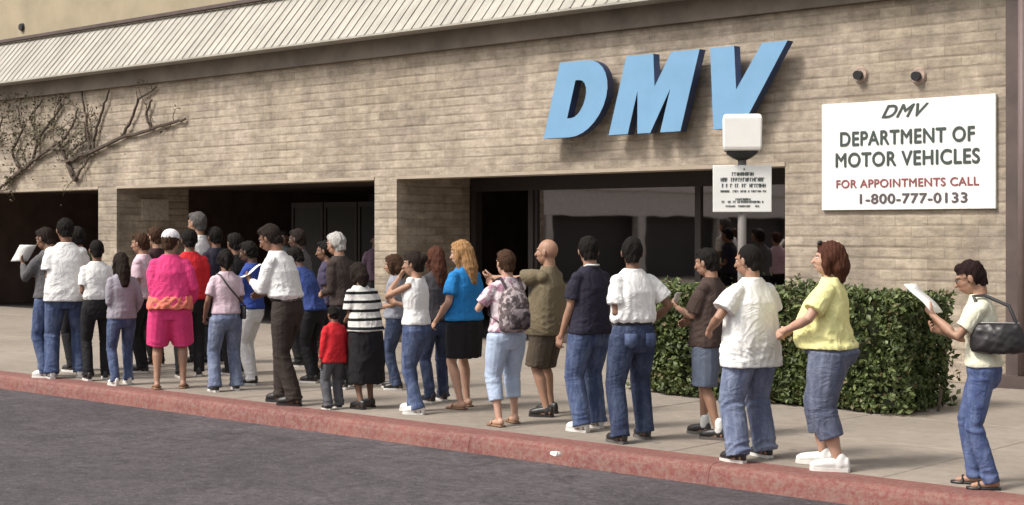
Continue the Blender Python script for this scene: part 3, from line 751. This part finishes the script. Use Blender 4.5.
    if bk == 'skirt':
        L = bot['len']; fl = bot.get('flare', .02); tt = topz
        mb.rings([ring(L, (.175+fl)*w, .13+fl, back=butt*.3, oy=0), ring(L + .02, (.178+fl)*w, .133+fl, back=butt*.3), ring(.70, (.185 + fl*.4)*w, .135 + fl*.4, back=butt*.6), ring(.90, .188*w, .13, back=butt, front=belly*.8), ring(tt - .06, .165*w, .12, front=belly), ring(tt, .152*w, .112, front=belly)])
    else:
        mb.rings([ring(.76, .11*w, .10), ring(.82, .168*w, .115, back=butt*.7), ring(.90, .186*w, .125, back=butt, front=belly*.5), ring(.98, .172*w, .117, back=butt*.6, front=belly), ring(topz, .155*w, .112, front=belly)])
        endz = {'long': .045, 'capri': .22, 'shorts': .44}[bk]
        for sd_, hip, knee, ank in legs:
            kk = legw; q = [hip, hip.lerp(knee, .35), hip.lerp(knee, .75), knee]; r_ = [.098*kk + loose, .096*kk + loose, .078*kk + loose, .070*kk + loose]
            if bk == 'shorts':
                q = [hip, hip.lerp(knee, .4), hip.lerp(knee, .8), knee + (knee-hip).normalized()*.0]; r_ = [.100*kk+loose, .100*kk+loose, .094*kk+loose, .092*kk+loose]
            elif bk == 'capri': q += [knee.lerp(ank, .25), knee.lerp(ank, .58)]; r_ += [.068*kk + loose*.8, .062*kk + loose*.7]
            else:
                e = ank + V((0, 0, -.03)); q += [knee.lerp(ank, .35), knee.lerp(ank, .75), e]; r_ += [.068*kk + loose, .064 + loose, .067 + loose + bot.get('flare', 0)]
            mb.tube(q, r_, 14, up=(1, 0, 0), cap=False)
    mb.xf(Matrix.Scale(s, 4)); me_ = blob(mb, vx * .9, 2, .4)
    if bk == 'skirt': folds(me_, .012, seed + 100, 26, 3)
    else:
        zk, za = .46 * s, .10 * s
        folds(me_, bot.get('amp', .011), seed + 100, 10, 13, lambda c: .30 + .5 * np.exp(-((c[:, 2] - .84 * s) / (.05 * s)) ** 2))
        folds(me_, bot.get('amp', .011) * 1.3, seed + 130, 8, 46, lambda c: .75 * np.exp(-((c[:, 2] - zk) / (.06 * s)) ** 2) + 1.1 * np.exp(-((c[:, 2] - za) / (.07 * s)) ** 2) + .35 * np.exp(-((c[:, 2] - .84 * s) / (.03 * s)) ** 2))
    if bk != 'skirt':                          # flatten the hems
        pass
    child({'skirt': 'skirt', 'shorts': 'shorts'}.get(bk, 'trousers'), me_, bm_)
    if bot.get('pockets'):
        for q in (-1, 1):
            mb = MB(); mb.rings([[C(q*.085*w + a*.055, -(.118 + butt*.9 + .012) + yy + .012*abs(q*.085+a*.05)/.1, z) for a, z in ((-1, .93), (1, .93), (1, .83), (0, .805), (-1, .83))] for yy in (0, .03)])
            mb.xf(Matrix.Scale(s, 4)); child('pocket', mb.mesh(recalc=True), bot['pockets'])
    # ---- top
    tk, hem = top['kind'], top.get('hem', .92); lo = top.get('loose', .012)
    mb = MB(); R_ = []
    tuck = top.get('tuck', False)
    if not tuck:
        R_ += [ring(hem, (.182 + lo)*w, .128 + lo, back=butt*.6, front=belly*.8), ring(hem + .03, (.183 + lo)*w, .128 + lo, back=butt*.6, front=belly*.9)]
        if hem < .95: R_.append(ring(.99, (.170 + lo)*w, .12 + lo, front=belly + .005, back=butt*.3))
    else: R_ += [ring(1.0, .160*w, .116, front=belly), ring(1.05, .168*w + lo, .12 + lo, front=belly + .01)]
    R_ += [ring(1.12, (.158 + lo)*w, .112 + lo, front=belly), ring(1.28, .172*bw + lo*.7, .120 + lo*.6, front=bust), ring(1.37, .168*bw, .110, front=bust*.4), ring(1.415, .150*bw, .092), ring(1.452, .108*bw, .078), ring(1.480 if tk != 'tank' else 1.462, .078, .072)]
    mb.rings(R_)
    for sd_, key, sh, el, wr in AR:
        k = .55 + .45 * w
        if tk == 'tank': mb.tube([C(sd_*.115, 0, 1.36), C(sd_*.115, 0, 1.435)], .05, 10); continue
        sh2 = sh + V((-sd_*.03, 0, .0))
        mb.ell(sh + V((-sd_*.014, 0, -.014)), (.062*k + .006*w, .062*k, .060*k))
        if tk == 'long': mb.tube([sh2, sh.lerp(el, .3), sh.lerp(el, .7), el, el.lerp(wr, .4), el.lerp(wr, .93)], [.058*k, .060*k+lo*.4, .055*k+lo*.4, .051*k+lo*.35, .046*k+lo*.3, .040], 12, cap=False)
        else: mb.tube([sh2, sh.lerp(el, .3), sh.lerp(el, top.get('slv', .72))], [.058*k, .060*k+lo*.4, .062*k+lo*.7], 12, cap=False)
    mb.xf(Matrix.Scale(s, 4)); me_ = blob(mb, vx * .85, 2, .45)
    zc = (hem + .10) * s if not tuck else 1.08 * s
    folds(me_, top.get('amp', .009) * 1.3, seed + 50, 13, 9, lambda c: .30 + .9 * np.exp(-((c[:, 2] - zc) / (.11 * s)) ** 2) + .55 * np.exp(-((c[:, 2] - 1.22 * s) / (.06 * s)) ** 2) * (np.abs(c[:, 0]) > .10 * s))
    folds(me_, top.get('amp', .009) * .55, seed + 70, 34, 40, lambda c: np.exp(-((c[:, 2] - zc) / (.10 * s)) ** 2) + .5 * (np.abs(c[:, 0]) > .16 * s))
    child(top.get('name', 'shirt'), me_, top['mat'])
    if top.get('collar'):
        mb = MB(); mb.tube([C(.068*math.cos(t), .068*math.sin(t) - .005, 1.475 + (.012 if math.sin(t) < 0 else -.02*math.sin(t))) for t in [2*math.pi*k/16 for k in range(17)]], .016, 8, flat=.6); mb.xf(Matrix.Scale(s, 4)); child('collar', mb.mesh(), top['collar'])
    if top.get('band'):
        mb = MB(); zz = top['band'][0]; mb.rings([ring(z, (.190 + lo)*w + e, .138 + lo + e, back=butt*.6, front=belly*.9) for z, e in ((zz - .02, .004), (zz, .006), (zz + .06, -.002), (zz + .12, -.012))]); mb.xf(Matrix.Scale(s, 4)); me_ = blob(mb, vx, 1); folds(me_, .022, seed, 26, 22); child('waist_jacket', me_, top['band'][1])
    if belt:
        mb = MB(); mb.rings([ring(z, .163*w + .010, .122 + .006, front=belly + .006) for z in (1.005, 1.045)]); mb.xf(Matrix.Scale(s, 4)); child('belt', mb.mesh(recalc=True), belt)
    # ---- shoes
    for sd_, hip, knee, ank in legs:
        fo = V((sd_ * .10, 1, 0)).normalized(); sdv = V((1, -sd_*.10, 0)).normalized(); a = V((ank.x, ank.y, 0))
        kind, sm, sole = shoes; mb = MB(); big = 1.12 if kind == 'chunky' else .93
        prof = [(-.075, .026, .030), (-.065, .034, .05), (-.02, .036, .05), (.05, .041, .045), (.11, .046, .040), (.165, .040, .034), (.195, .022, .024)]
        def outline(k_, z0, z1, up_=None):
            rr_ = []
            for (y, hw_, hz) in prof:
                hz2 = z1 if up_ is None else hz
                c = a + fo * y * big
                rr_.append([c + sdv * (hw_ * k_ * math.cos(t)) * big + V((0, 0, z0 + (hz2 * (1 + math.sin(t)) ) )) for t in [2*math.pi*q/10 for q in range(10)]])
            return rr_
        if kind == 'sandal':
            mb.rings([[a + fo*y*big + sdv*(hw_*1.05*q1) + V((0,0,z)) for q1, z in ((-1, .002), (1, .002), (1, .020), (-1, .020))] for y, hw_, hz in prof])
            mb.tube([a + fo*.09 - sdv*.045 + V((0,0,.02)), a + fo*.09 + V((0,0,.062)), a + fo*.09 + sdv*.045 + V((0,0,.02))], .011, 6)
            mb.xf(Matrix.Scale(s, 4)); child('sandal', mb.mesh(recalc=True), sm)
        else:
            mb.rings(outline(1.0, .012, 0, 1)); mb.tube([a + V((0, -.01, .05)), a + V((0, -.012, .105 if kind != 'low' else .085))], [.043*big, .038*big], 12)
            mb.xf(Matrix.Scale(s, 4)); o = child('shoe', blob(mb, .009, 2), sm)
            mb = MB(); mb.rings([[a + fo*y*big + sdv*(hw_*1.1*big*q1) + V((0,0,z)) for q1, z in ((-1, .001), (1, .001), (1, .026*big), (-1, .026*big))] for y, hw_, hz in prof])
            mb.xf(Matrix.Scale(s, 4)); sole_o = link('sole', mb.mesh(recalc=True), sole, o)
            if kind == 'sock': 
                mb = MB(); mb.tube([a + V((0,-.008,.08)), a + V((0,-.01,.16))], .043, 12); mb.xf(Matrix.Scale(s, 4)); child('sock', mb.mesh(), fabric((.7,.7,.68)))
    info = dict(root=root, s=s, C=C, AR={('R' if a[0] == 1 else 'L'): a for a in AR}, g=g, rz=rz, HO=HO, HR=HR, M=Matrix.Translation(g) @ Matrix.Rotation(rz, 4, 'Z') @ Matrix.Scale(s, 4), legs=legs, ring=ring)
    PEOPLE.append(info); return info

def place(mb, inf, name, mats, label, cat, parts=None, smooth=True, vox=None, amp=0, group=None):
    """builds a held or worn thing in its bearer's frame as a top-level object of its own"""
    mb.xf(inf['M']); c = sum(mb.v, Vector()) / len(mb.v); zmin = min(p.z for p in mb.v); c.z = zmin
    mb.xf(Matrix.Translation(-c))
    me = blob(mb, vox, 2) if vox else mb.mesh(recalc=True)
    if amp: folds(me, amp, 3, 30, 30)
    o = link(name, me, mats, None, smooth); o.location = c; tag(o, label, cat, group)
    for nm, b2, mt in (parts or []):
        b2.xf(inf['M']); b2.xf(Matrix.Translation(-c)); link(nm, b2.mesh(recalc=True), mt, o, smooth)
    return o

# colours
DEN = fabric((.050, .072, .15), 'denim', (.15, .19, .30)); DEN_L = fabric((.12, .145, .23), 'denim', (.27, .31, .42)); DEN_D = fabric((.028, .038, .078), 'denim', (.085, .11, .18)); DEN_G = fabric((.085, .098, .15), 'denim', (.18, .20, .27))
WHT = fabric((.76, .75, .735)); BLK = fabric((.016, .015, .017)); CREAM = fabric((.68, .66, .52)); YEL = fabric((.78, .74, .34)); NAVY = fabric((.022, .020, .035))
OLIVE = fabric((.155, .125, .078)); OLIVE_D = fabric((.075, .058, .042)); TQ = fabric((.02, .19, .48)); PINK = fabric((.72, .055, .20)); ORNG = fabric((.72, .20, .14)); RED = fabric((.55, .022, .03)); LPINK = fabric((.62, .47, .53)); GREY = fabric((.30, .28, .32)); LBLUE = fabric((.40, .48, .62)); BLUE = fabric((.03, .06, .26)); MAROON = fabric((.035, .014, .016)); BRN = fabric((.045, .032, .028)); DKTR = fabric((.040, .030, .026)); STR = fabric((.68, .66, .62), 'stripes', (.012, .012, .014)); GRN = fabric((.05,.10,.05)); GRT = fabric((.10,.095,.10))
FLOR = fabric((.62, .54, .56), 'print', (.36, .20, .26))
SW = plain('white_shoe_leather', (.66, .65, .63), .6); SB = plain('black_shoe_leather', (.02, .018, .018), .4); RUB = plain('rubber_sole', (.10, .09, .085), .8); SOLEW = plain('white_sole', (.6, .58, .55), .6); TANL = plain('tan_leather', (.20, .11, .06), .6)
HB, HD_, HBR, HBL, HG, HRED = (.010, .008, .007), (.020, .013, .010), (.055, .028, .016), (.34, .19, .085), (.42, .40, .38), (.075, .028, .017)
SK1, SK2, SK3, SK4 = (.46, .28, .20), (.33, .19, .125), (.20, .105, .065), (.085, .045, .030)
white_shoes, black_shoes, dark_shoes = ('low', SW, SOLEW), ('low', SB, SB), ('low', SB, SOLEW)

T = lambda mat, kind='tee', **k: dict(mat=mat, kind=kind, **k)
Bt = lambda mat, kind='long', **k: dict(mat=mat, kind=kind, **k)

# --- left end of the line
p = person('person in dark top at the far left end of the line reading a raised paper', 49, 377, 226, 62, T(GRT, 'long'), Bt(DEN), white_shoes, ('short', HD_), SK3, arms=('read', 'hold'), head=(5, 18))
def sheet(inf, hand_key, w_, h_, label, tilt=.9, mat=None, dy=.09, yaw=0, away=-1, name='paper_sheet', cat='paper'):
    a = inf['AR'][hand_key]; wr, el = a[4], a[3]; d = (wr - el).normalized(); c = wr + d * dy + Vector((0, 0, .06))
    up = Vector((0, away * math.cos(tilt), math.sin(tilt))).normalized(); sd_ = Vector((math.cos(rad(yaw)), math.sin(rad(yaw)), 0)); nrm = sd_.cross(up)
    mb = MB()
    rows = []
    for i in range(7):
        v_ = (i/6 - .35) * h_; rows.append([c + sd_ * (q * w_/2) + up * v_ + nrm * (.012 * math.sin(i*.9) + e) for q, e in ((-1, 0), (1, .004), (1, .0065), (-1, .0025))])
    mb.rings(rows)
    return place(mb, inf, name, mat or plain('paper', (.80, .79, .76), .8, var=.03), label, cat)
sheet(p, 'L', .21, .25, 'white paper held up by the person at the far left end of the line', yaw=110)
person('person in loose white shirt and blue jeans seen from behind, second from the left', 66, 378, 217, 20, T(WHT, 'tee', hem=.84, loose=.03), Bt(DEN, loose=.015), white_shoes, ('short', HB), SK3, w=1.12, stance=(.16, .05), arms=('bent', 'hold'), head=(10, 14))
person('person in white top and black trousers standing behind the grey-topped one', 97, 380, 239, 25, T(WHT, 'tee', tuck=True), Bt(BLK), dark_shoes, ('crop', HB), SK3, arms=('bent', 'down'), head=(0, 5))
person('person with long dark hair in grey top and blue jeans near the left pillar', 122, 385, 252, 35, T(GREY, 'long', hem=.88), Bt(DEN), white_shoes, ('long', HD_), SK2, arms=('bent', 'side'), head=(0, 15))
person('person in pale top half hidden behind the bright pink outfit', 143, 372, 232, 75, T(LPINK, 'tee'), Bt(BLK), dark_shoes, ('short', HBR), SK2, arms=('bent', 'bent'))
person('person in bright pink top, orange waist wrap, pink shorts and a white cap', 170, 389, 229, 12, T(PINK, 'long', loose=.03, hem=.9, band=(.90, ORNG), amp=.014), Bt(PINK, 'shorts', loose=.028), ('sandal', TANL, TANL), ('cap', HBR, (.72, .68, .70)), SK2, w=1.12, stance=(.14, .03), arms=('bent', 'side'), legw=1.05, head=(-25, 5))
person('tall person in white shirt at the back of the crowd beside the dark middle opening', 199, 364, 211, 60, T(WHT, 'tee'), Bt(BLK), dark_shoes, ('short', (.10, .09, .085)), SK2, arms=('bent', 'bent'), head=(0, 5))
person('person in red shirt just right of the bright pink outfit', 190, 377, 228, 20, T(RED, 'long', loose=.02), Bt(BLK), dark_shoes, ('short', HB), SK3, w=1.05, arms=('bent', 'bent'))
pf = person('person in pale pink tee and faded jeans with a bag strap across the back', 226, 391, 249, 28, T(LPINK, 'tee', hem=.96, loose=.005), Bt(DEN_L, loose=.012, flare=.015), dark_shoes, ('pony', HB), SK3, w=.98, butt=.03, arms=('side', 'bent'), stance=(.16, .04), head=(-10, 10))
pb = person('person in royal blue shirt and white trousers behind the white dress shirt', 252, 384, 240, 70, T(BLUE, 'tee'), Bt(WHT), dark_shoes, ('short', HB), SK4, arms=('hold', 'bent'), head=(0, 15))
ps = person('person in white long-sleeved shirt and dark trousers looking down at papers', 288, 404, 222, 68, T(WHT, 'long', tuck=True, loose=.025, amp=.013), Bt(DKTR, loose=.014), ('low', SB, SB), ('short', HD_), SK3, w=1.14, arms=('hold', 'bent'), lean=.22, head=(0, 22), belt=SB, stance=(.10, .14))
sheet(ps, 'L', .20, .26, 'white paper in the hands of the one wearing the white long-sleeved shirt', tilt=.5, yaw=40)
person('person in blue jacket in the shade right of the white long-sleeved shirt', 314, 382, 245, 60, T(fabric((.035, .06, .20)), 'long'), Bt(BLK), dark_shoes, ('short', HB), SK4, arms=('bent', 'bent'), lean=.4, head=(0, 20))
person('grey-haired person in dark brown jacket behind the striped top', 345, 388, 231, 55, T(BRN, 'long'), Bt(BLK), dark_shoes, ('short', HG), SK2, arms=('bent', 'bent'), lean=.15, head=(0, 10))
person('small child in red jacket and grey trousers beside the long black skirt', 334, 409, 306, 40, T(RED, 'long', hem=.80, loose=.035), Bt(fabric((.10, .10, .11)), loose=.02), dark_shoes, ('short', HB), SK3, w=1.12, arms=('down', 'down'), stance=(.12, .03), group='people queueing along the pavement')
person('person in black and white striped top and long black skirt', 366, 408, 262, 42, T(STR, 'tee', hem=.93, loose=.02), dict(mat=BLK, kind='skirt', len=.30, flare=.03), ('low', SB, SB), ('bob', HD_), SK3, w=1.2, butt=.04, belly=.03, arms=('bent', 'down'), lean=.2, head=(0, 12))
person('person in grey top half hidden behind the white sleeveless top', 396, 389, 254, 75, T(fabric((.25, .26, .30)), 'tee'), Bt(DEN_D), dark_shoes, ('bob', HBR), SK2, arms=('bent', 'bent'))
person('person in white sleeveless top and blue jeans with one hand raised to the face', 416, 413, 251, 62, T(WHT, 'tank', hem=.96, loose=.004), Bt(DEN, flare=.012), white_shoes, ('bun', HD_), SK2, w=.95, bust=.03, butt=.03, arms=('chin', 'hold'), head=(10, 5), stance=(.1, .10))
person('person with long dark hair and dark grey top standing left of the blue top', 437, 402, 246, 30, T(fabric((.05,.045,.05)), 'tee'), Bt(DEN_D), dark_shoes, ('long', HRED), SK2, arms=('down', 'bent'))
person('person with long reddish blond hair in bright blue top and black skirt', 464, 408, 240, 50, T(TQ, 'tee', hem=.92, loose=.018), dict(mat=BLK, kind='skirt', len=.53, flare=.0), ('sandal', TANL, TANL), ('long', HBL), SK1, w=1.2, bust=.03, butt=.03, arms=('side', 'bent'), head=(15, 8), legw=1.05)
bp = person('person in pale printed top and light blue cropped trousers wearing a patterned backpack', 507, 425, 249, 30, T(FLOR, 'tee', hem=.93, loose=.01), Bt(LBLUE, 'capri', loose=.014), ('sandal', TANL, TANL), ('short', HBR), SK1, w=1.0, butt=.03, arms=('strap', 'reach'), head=(0, 5), stance=(.14, .08), legw=1.05)
person('shaven-headed person in olive shirt and dark shorts with one arm stretched out', 549, 415, 238, 62, T(OLIVE, 'tee', hem=.80, loose=.035), Bt(OLIVE_D, 'shorts', loose=.018), black_shoes, ('bald', HB), SK2, w=1.16, belly=.07, arms=('reach', 'bent'), head=(5, 0), stance=(.16, .05), legw=1.08)
person('person in dark navy shirt with white collar, blue jeans and white trainers', 590, 430, 235, 40, T(NAVY, 'tee', hem=.87, loose=.022, collar=WHT), Bt(DEN, loose=.022), white_shoes, ('short', HB), SK2, w=1.08, arms=('down_fwd', 'bent'), head=(-30, 8), stance=(.16, .06))
person('person in tucked white tee, black belt and dark jeans seen from behind', 633, 441, 236, 28, T(WHT, 'tee', tuck=True, loose=.022, amp=.012), Bt(DEN_D, loose=.018, pockets=DEN), ('low', SB, RUB), ('short', HB), SK3, w=1.12, butt=.02, arms=('bent', ((.24, .12, 1.0), (1, -1.2, 0))), head=(-28, 5), stance=(.20, .08), belt=SB)
pm = person('person in dark brown shirt and grey-blue shorts by the hedge', 711, 437, 247, 55, T(fabric((.060, .040, .034)), 'tee', hem=.84, loose=.035, slv=.85), Bt(fabric((.11, .13, .18)), 'shorts', loose=.03), ('sock', SB, RUB), ('short', HB), SK2, w=1.10, arms=('hold', 'bent'), head=(0, 10), stance=(.12, .14), belly=.03)
sheet(pm, 'L', .10, .13, 'small white card held by the one in the dark brown shirt', tilt=.9, dy=.08)
person('broad person in long white tee and baggy light jeans before the sign post', 752, 460, 243, 35, T(WHT, 'tee', hem=.76, loose=.045, amp=.014), Bt(DEN_L, loose=.035, amp=.016, pockets=None), ('low', SB, SOLEW), ('crop', HB), SK2, w=1.22, belly=.05, arms=(((.24, .20, 1.06), (1, -1, -.1)), 'belly'), head=(15, 8), stance=(.22, .04))
person('person in yellow tee, cropped jeans and chunky white trainers in front of the hedge', 831, 468, 241, 66, T(YEL, 'tee', hem=.93, loose=.02, amp=.012), Bt(DEN_G, 'capri', loose=.02, amp=.012), ('chunky', SW, SOLEW), ('bob', HRED), SK1, w=1.26, belly=.15, butt=.10, bust=.08, legw=1.36, arms=(((.20, .20, 1.07), (1, -.7, -.1)), 'belly'), head=(5, -2), stance=(.14, .09), extra=('topglasses',))
pr = person('person in cream top and slim blue jeans reading a white paper at the right end', 983, 487, 258, 72, T(CREAM, 'tee', hem=.93, loose=.012), Bt(DEN_D if False else fabric((.060, .085, .19), 'denim', (.14, .18, .31)), loose=.0), ('sandal', SB, SB), ('short', (.018, .008, .008)), SK2, w=1.10, bust=.03, butt=.02, arms=('read', 'hold'), head=(0, 20), lean=.05, extra=('glasses',))
sheet(pr, 'L', .14, .30, 'long white paper held out by the reader at the right end of the line', tilt=.85, yaw=-35, away=1)
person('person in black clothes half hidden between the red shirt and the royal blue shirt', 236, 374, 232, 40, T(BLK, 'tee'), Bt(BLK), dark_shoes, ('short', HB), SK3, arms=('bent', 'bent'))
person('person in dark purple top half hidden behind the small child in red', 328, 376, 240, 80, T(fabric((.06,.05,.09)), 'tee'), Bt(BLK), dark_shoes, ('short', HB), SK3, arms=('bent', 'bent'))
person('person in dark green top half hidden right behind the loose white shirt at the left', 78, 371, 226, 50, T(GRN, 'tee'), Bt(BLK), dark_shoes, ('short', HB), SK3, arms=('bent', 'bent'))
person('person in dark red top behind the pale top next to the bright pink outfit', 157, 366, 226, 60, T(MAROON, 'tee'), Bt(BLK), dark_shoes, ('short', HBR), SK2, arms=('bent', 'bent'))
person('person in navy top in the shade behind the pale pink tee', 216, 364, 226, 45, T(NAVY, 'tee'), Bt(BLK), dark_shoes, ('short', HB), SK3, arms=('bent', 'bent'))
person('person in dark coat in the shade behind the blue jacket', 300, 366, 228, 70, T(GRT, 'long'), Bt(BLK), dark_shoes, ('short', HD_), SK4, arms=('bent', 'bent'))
# figures in the dark of the middle opening
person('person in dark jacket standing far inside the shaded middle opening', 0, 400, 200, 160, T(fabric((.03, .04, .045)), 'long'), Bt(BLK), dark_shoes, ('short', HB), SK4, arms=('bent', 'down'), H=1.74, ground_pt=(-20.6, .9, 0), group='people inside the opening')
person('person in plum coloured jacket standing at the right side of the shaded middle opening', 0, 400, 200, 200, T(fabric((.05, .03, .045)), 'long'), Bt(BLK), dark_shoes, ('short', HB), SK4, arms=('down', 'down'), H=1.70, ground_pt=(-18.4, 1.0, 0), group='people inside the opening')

# ------------------------------------------------------------------ bags
C = bp['C']; mb = MB(); V = Vector                                  # backpack
mb.rings([[C(-.02 + a*wd, -.135 - b_*dp, z) for a, b_ in ((-1,0),(-.9,.7),(-.5,1),(.5,1),(.9,.7),(1,0),(.9,-.05),(-.9,-.05))] for z, wd, dp in ((.94, .13, .08), (.98, .155, .14), (1.10, .16, .16), (1.25, .15, .14), (1.34, .12, .10), (1.38, .06, .05))])
pk = MB(); pk.rings([[C(-.02 + a*wd, -.285 - b_*dp, z) for a, b_ in ((-1,0),(-.9,.7),(0,1),(.9,.7),(1,0))] for z, wd, dp in ((.97, .10, .01), (1.0, .115, .045), (1.12, .115, .05), (1.17, .10, .01))])
st = MB()
for q in (-1, 1): st.tube([C(q*.09, -.15, 1.36), C(q*.105, -.05, 1.475), C(q*.11, .07, 1.44), C(q*.13, .145, 1.28), C(q*.17, .06, 1.10), C(q*.14, -.13, 1.02)], .018, 8, flat=.5)
place(mb, bp, 'backpack', fabric((.12, .095, .10), 'print', (.40, .34, .34)), 'patterned grey backpack on the back of the pale printed top', 'backpack', [('front_pocket', pk, fabric((.16, .13, .14), 'print', (.05, .04, .045))), ('strap', st, fabric((.06, .045, .05)))], vox=.014, amp=.008)
C = pr['C']; mb = MB()                                              # shoulder bag
bc = C(-.21, -.12, 1.16)
def bagring(z, hx, hy): return [bc + V((hy*math.cos(t)*.55, hx*math.sin(t), z)) for t in [2*math.pi*k/16 for k in range(16)]]
mb.rings([bagring(-.12, .13, .09), bagring(-.105, .20, .13), bagring(-.03, .215, .14), bagring(.06, .19, .11), bagring(.11, .15, .05)])
st = MB()
st.tube([bc + V((0, .14, .09)), bc + V((.04, .14, .22)), C(-.135, .04, 1.47), C(-.11, -.04, 1.475), bc + V((.03, -.08, .24)), bc + V((0, -.14, .09))], .014, 8)
zp = MB(); zp.tube([bc + V((0, -.15, .113)), bc + V((0, .15, .113))], .006, 6)
place(mb, pr, 'shoulder_bag', plain('black_bag_leather', (.014, .011, .012), .42, var=.4, scale=20), 'large black shoulder bag on the back of the reader at the right end', 'bag', [('strap', st, M_black), ('zip', zp, M_grey_metal)], vox=.012, amp=.010)
C = pf['C']; mb = MB(); c0 = C(.20, -.06, .98)                        # crossbody bag
mb.rings([[c0 + V((.03*math.cos(t), .09*math.sin(t)*k, z)) for t in [2*math.pi*q/12 for q in range(12)]] for z, k in ((-.09, .8), (-.07, 1), (.05, 1), (.08, .8))])
st = MB(); st.tube([c0 + V((0, -.07, .07)), C(.10, -.165, 1.16), C(-.02, -.165, 1.30), C(-.10, -.09, 1.44), C(-.11, .03, 1.45), C(-.02, .16, 1.28), C(.14, .15, 1.12), c0 + V((0, .07, .07))], .011, 8)
place(mb, pf, 'crossbody_bag', M_black, 'small black bag slung across the back of the pale pink tee', 'bag', [('strap', st, M_black)])

# ------------------------------------------------------------------ litter
rg = random.Random(3)
for px, py, z, sc, lb in ((347, 431, -.146, .07, 'crumpled white paper scrap in the gutter below the red jacket'), (555, 457, .006, .05, 'small white scrap on the red kerb below the white trainers'), (365, 434, -.146, .04, 'tiny brown leaf scrap in the gutter')):
    g, d = ground(px, py, z); mb = MB(); mb.ell((0, 0, sc*.4), (sc, sc*.7, sc*.4), 9, 6); mb.v = [p + V((rg.gauss(0, sc*.14), rg.gauss(0, sc*.14), abs(rg.gauss(0, sc*.1)))) for p in mb.v]
    o = mb.build('litter', plain('litter_paper' + str(px), (.7, .67, .63) if 'white' in lb else (.3, .27, .25), .8)); o.location = g; tag(o, lb, 'litter')
print('people', len(PEOPLE), 'faces', sum(len(o.data.polygons) for o in S.objects if o.type == 'MESH'))
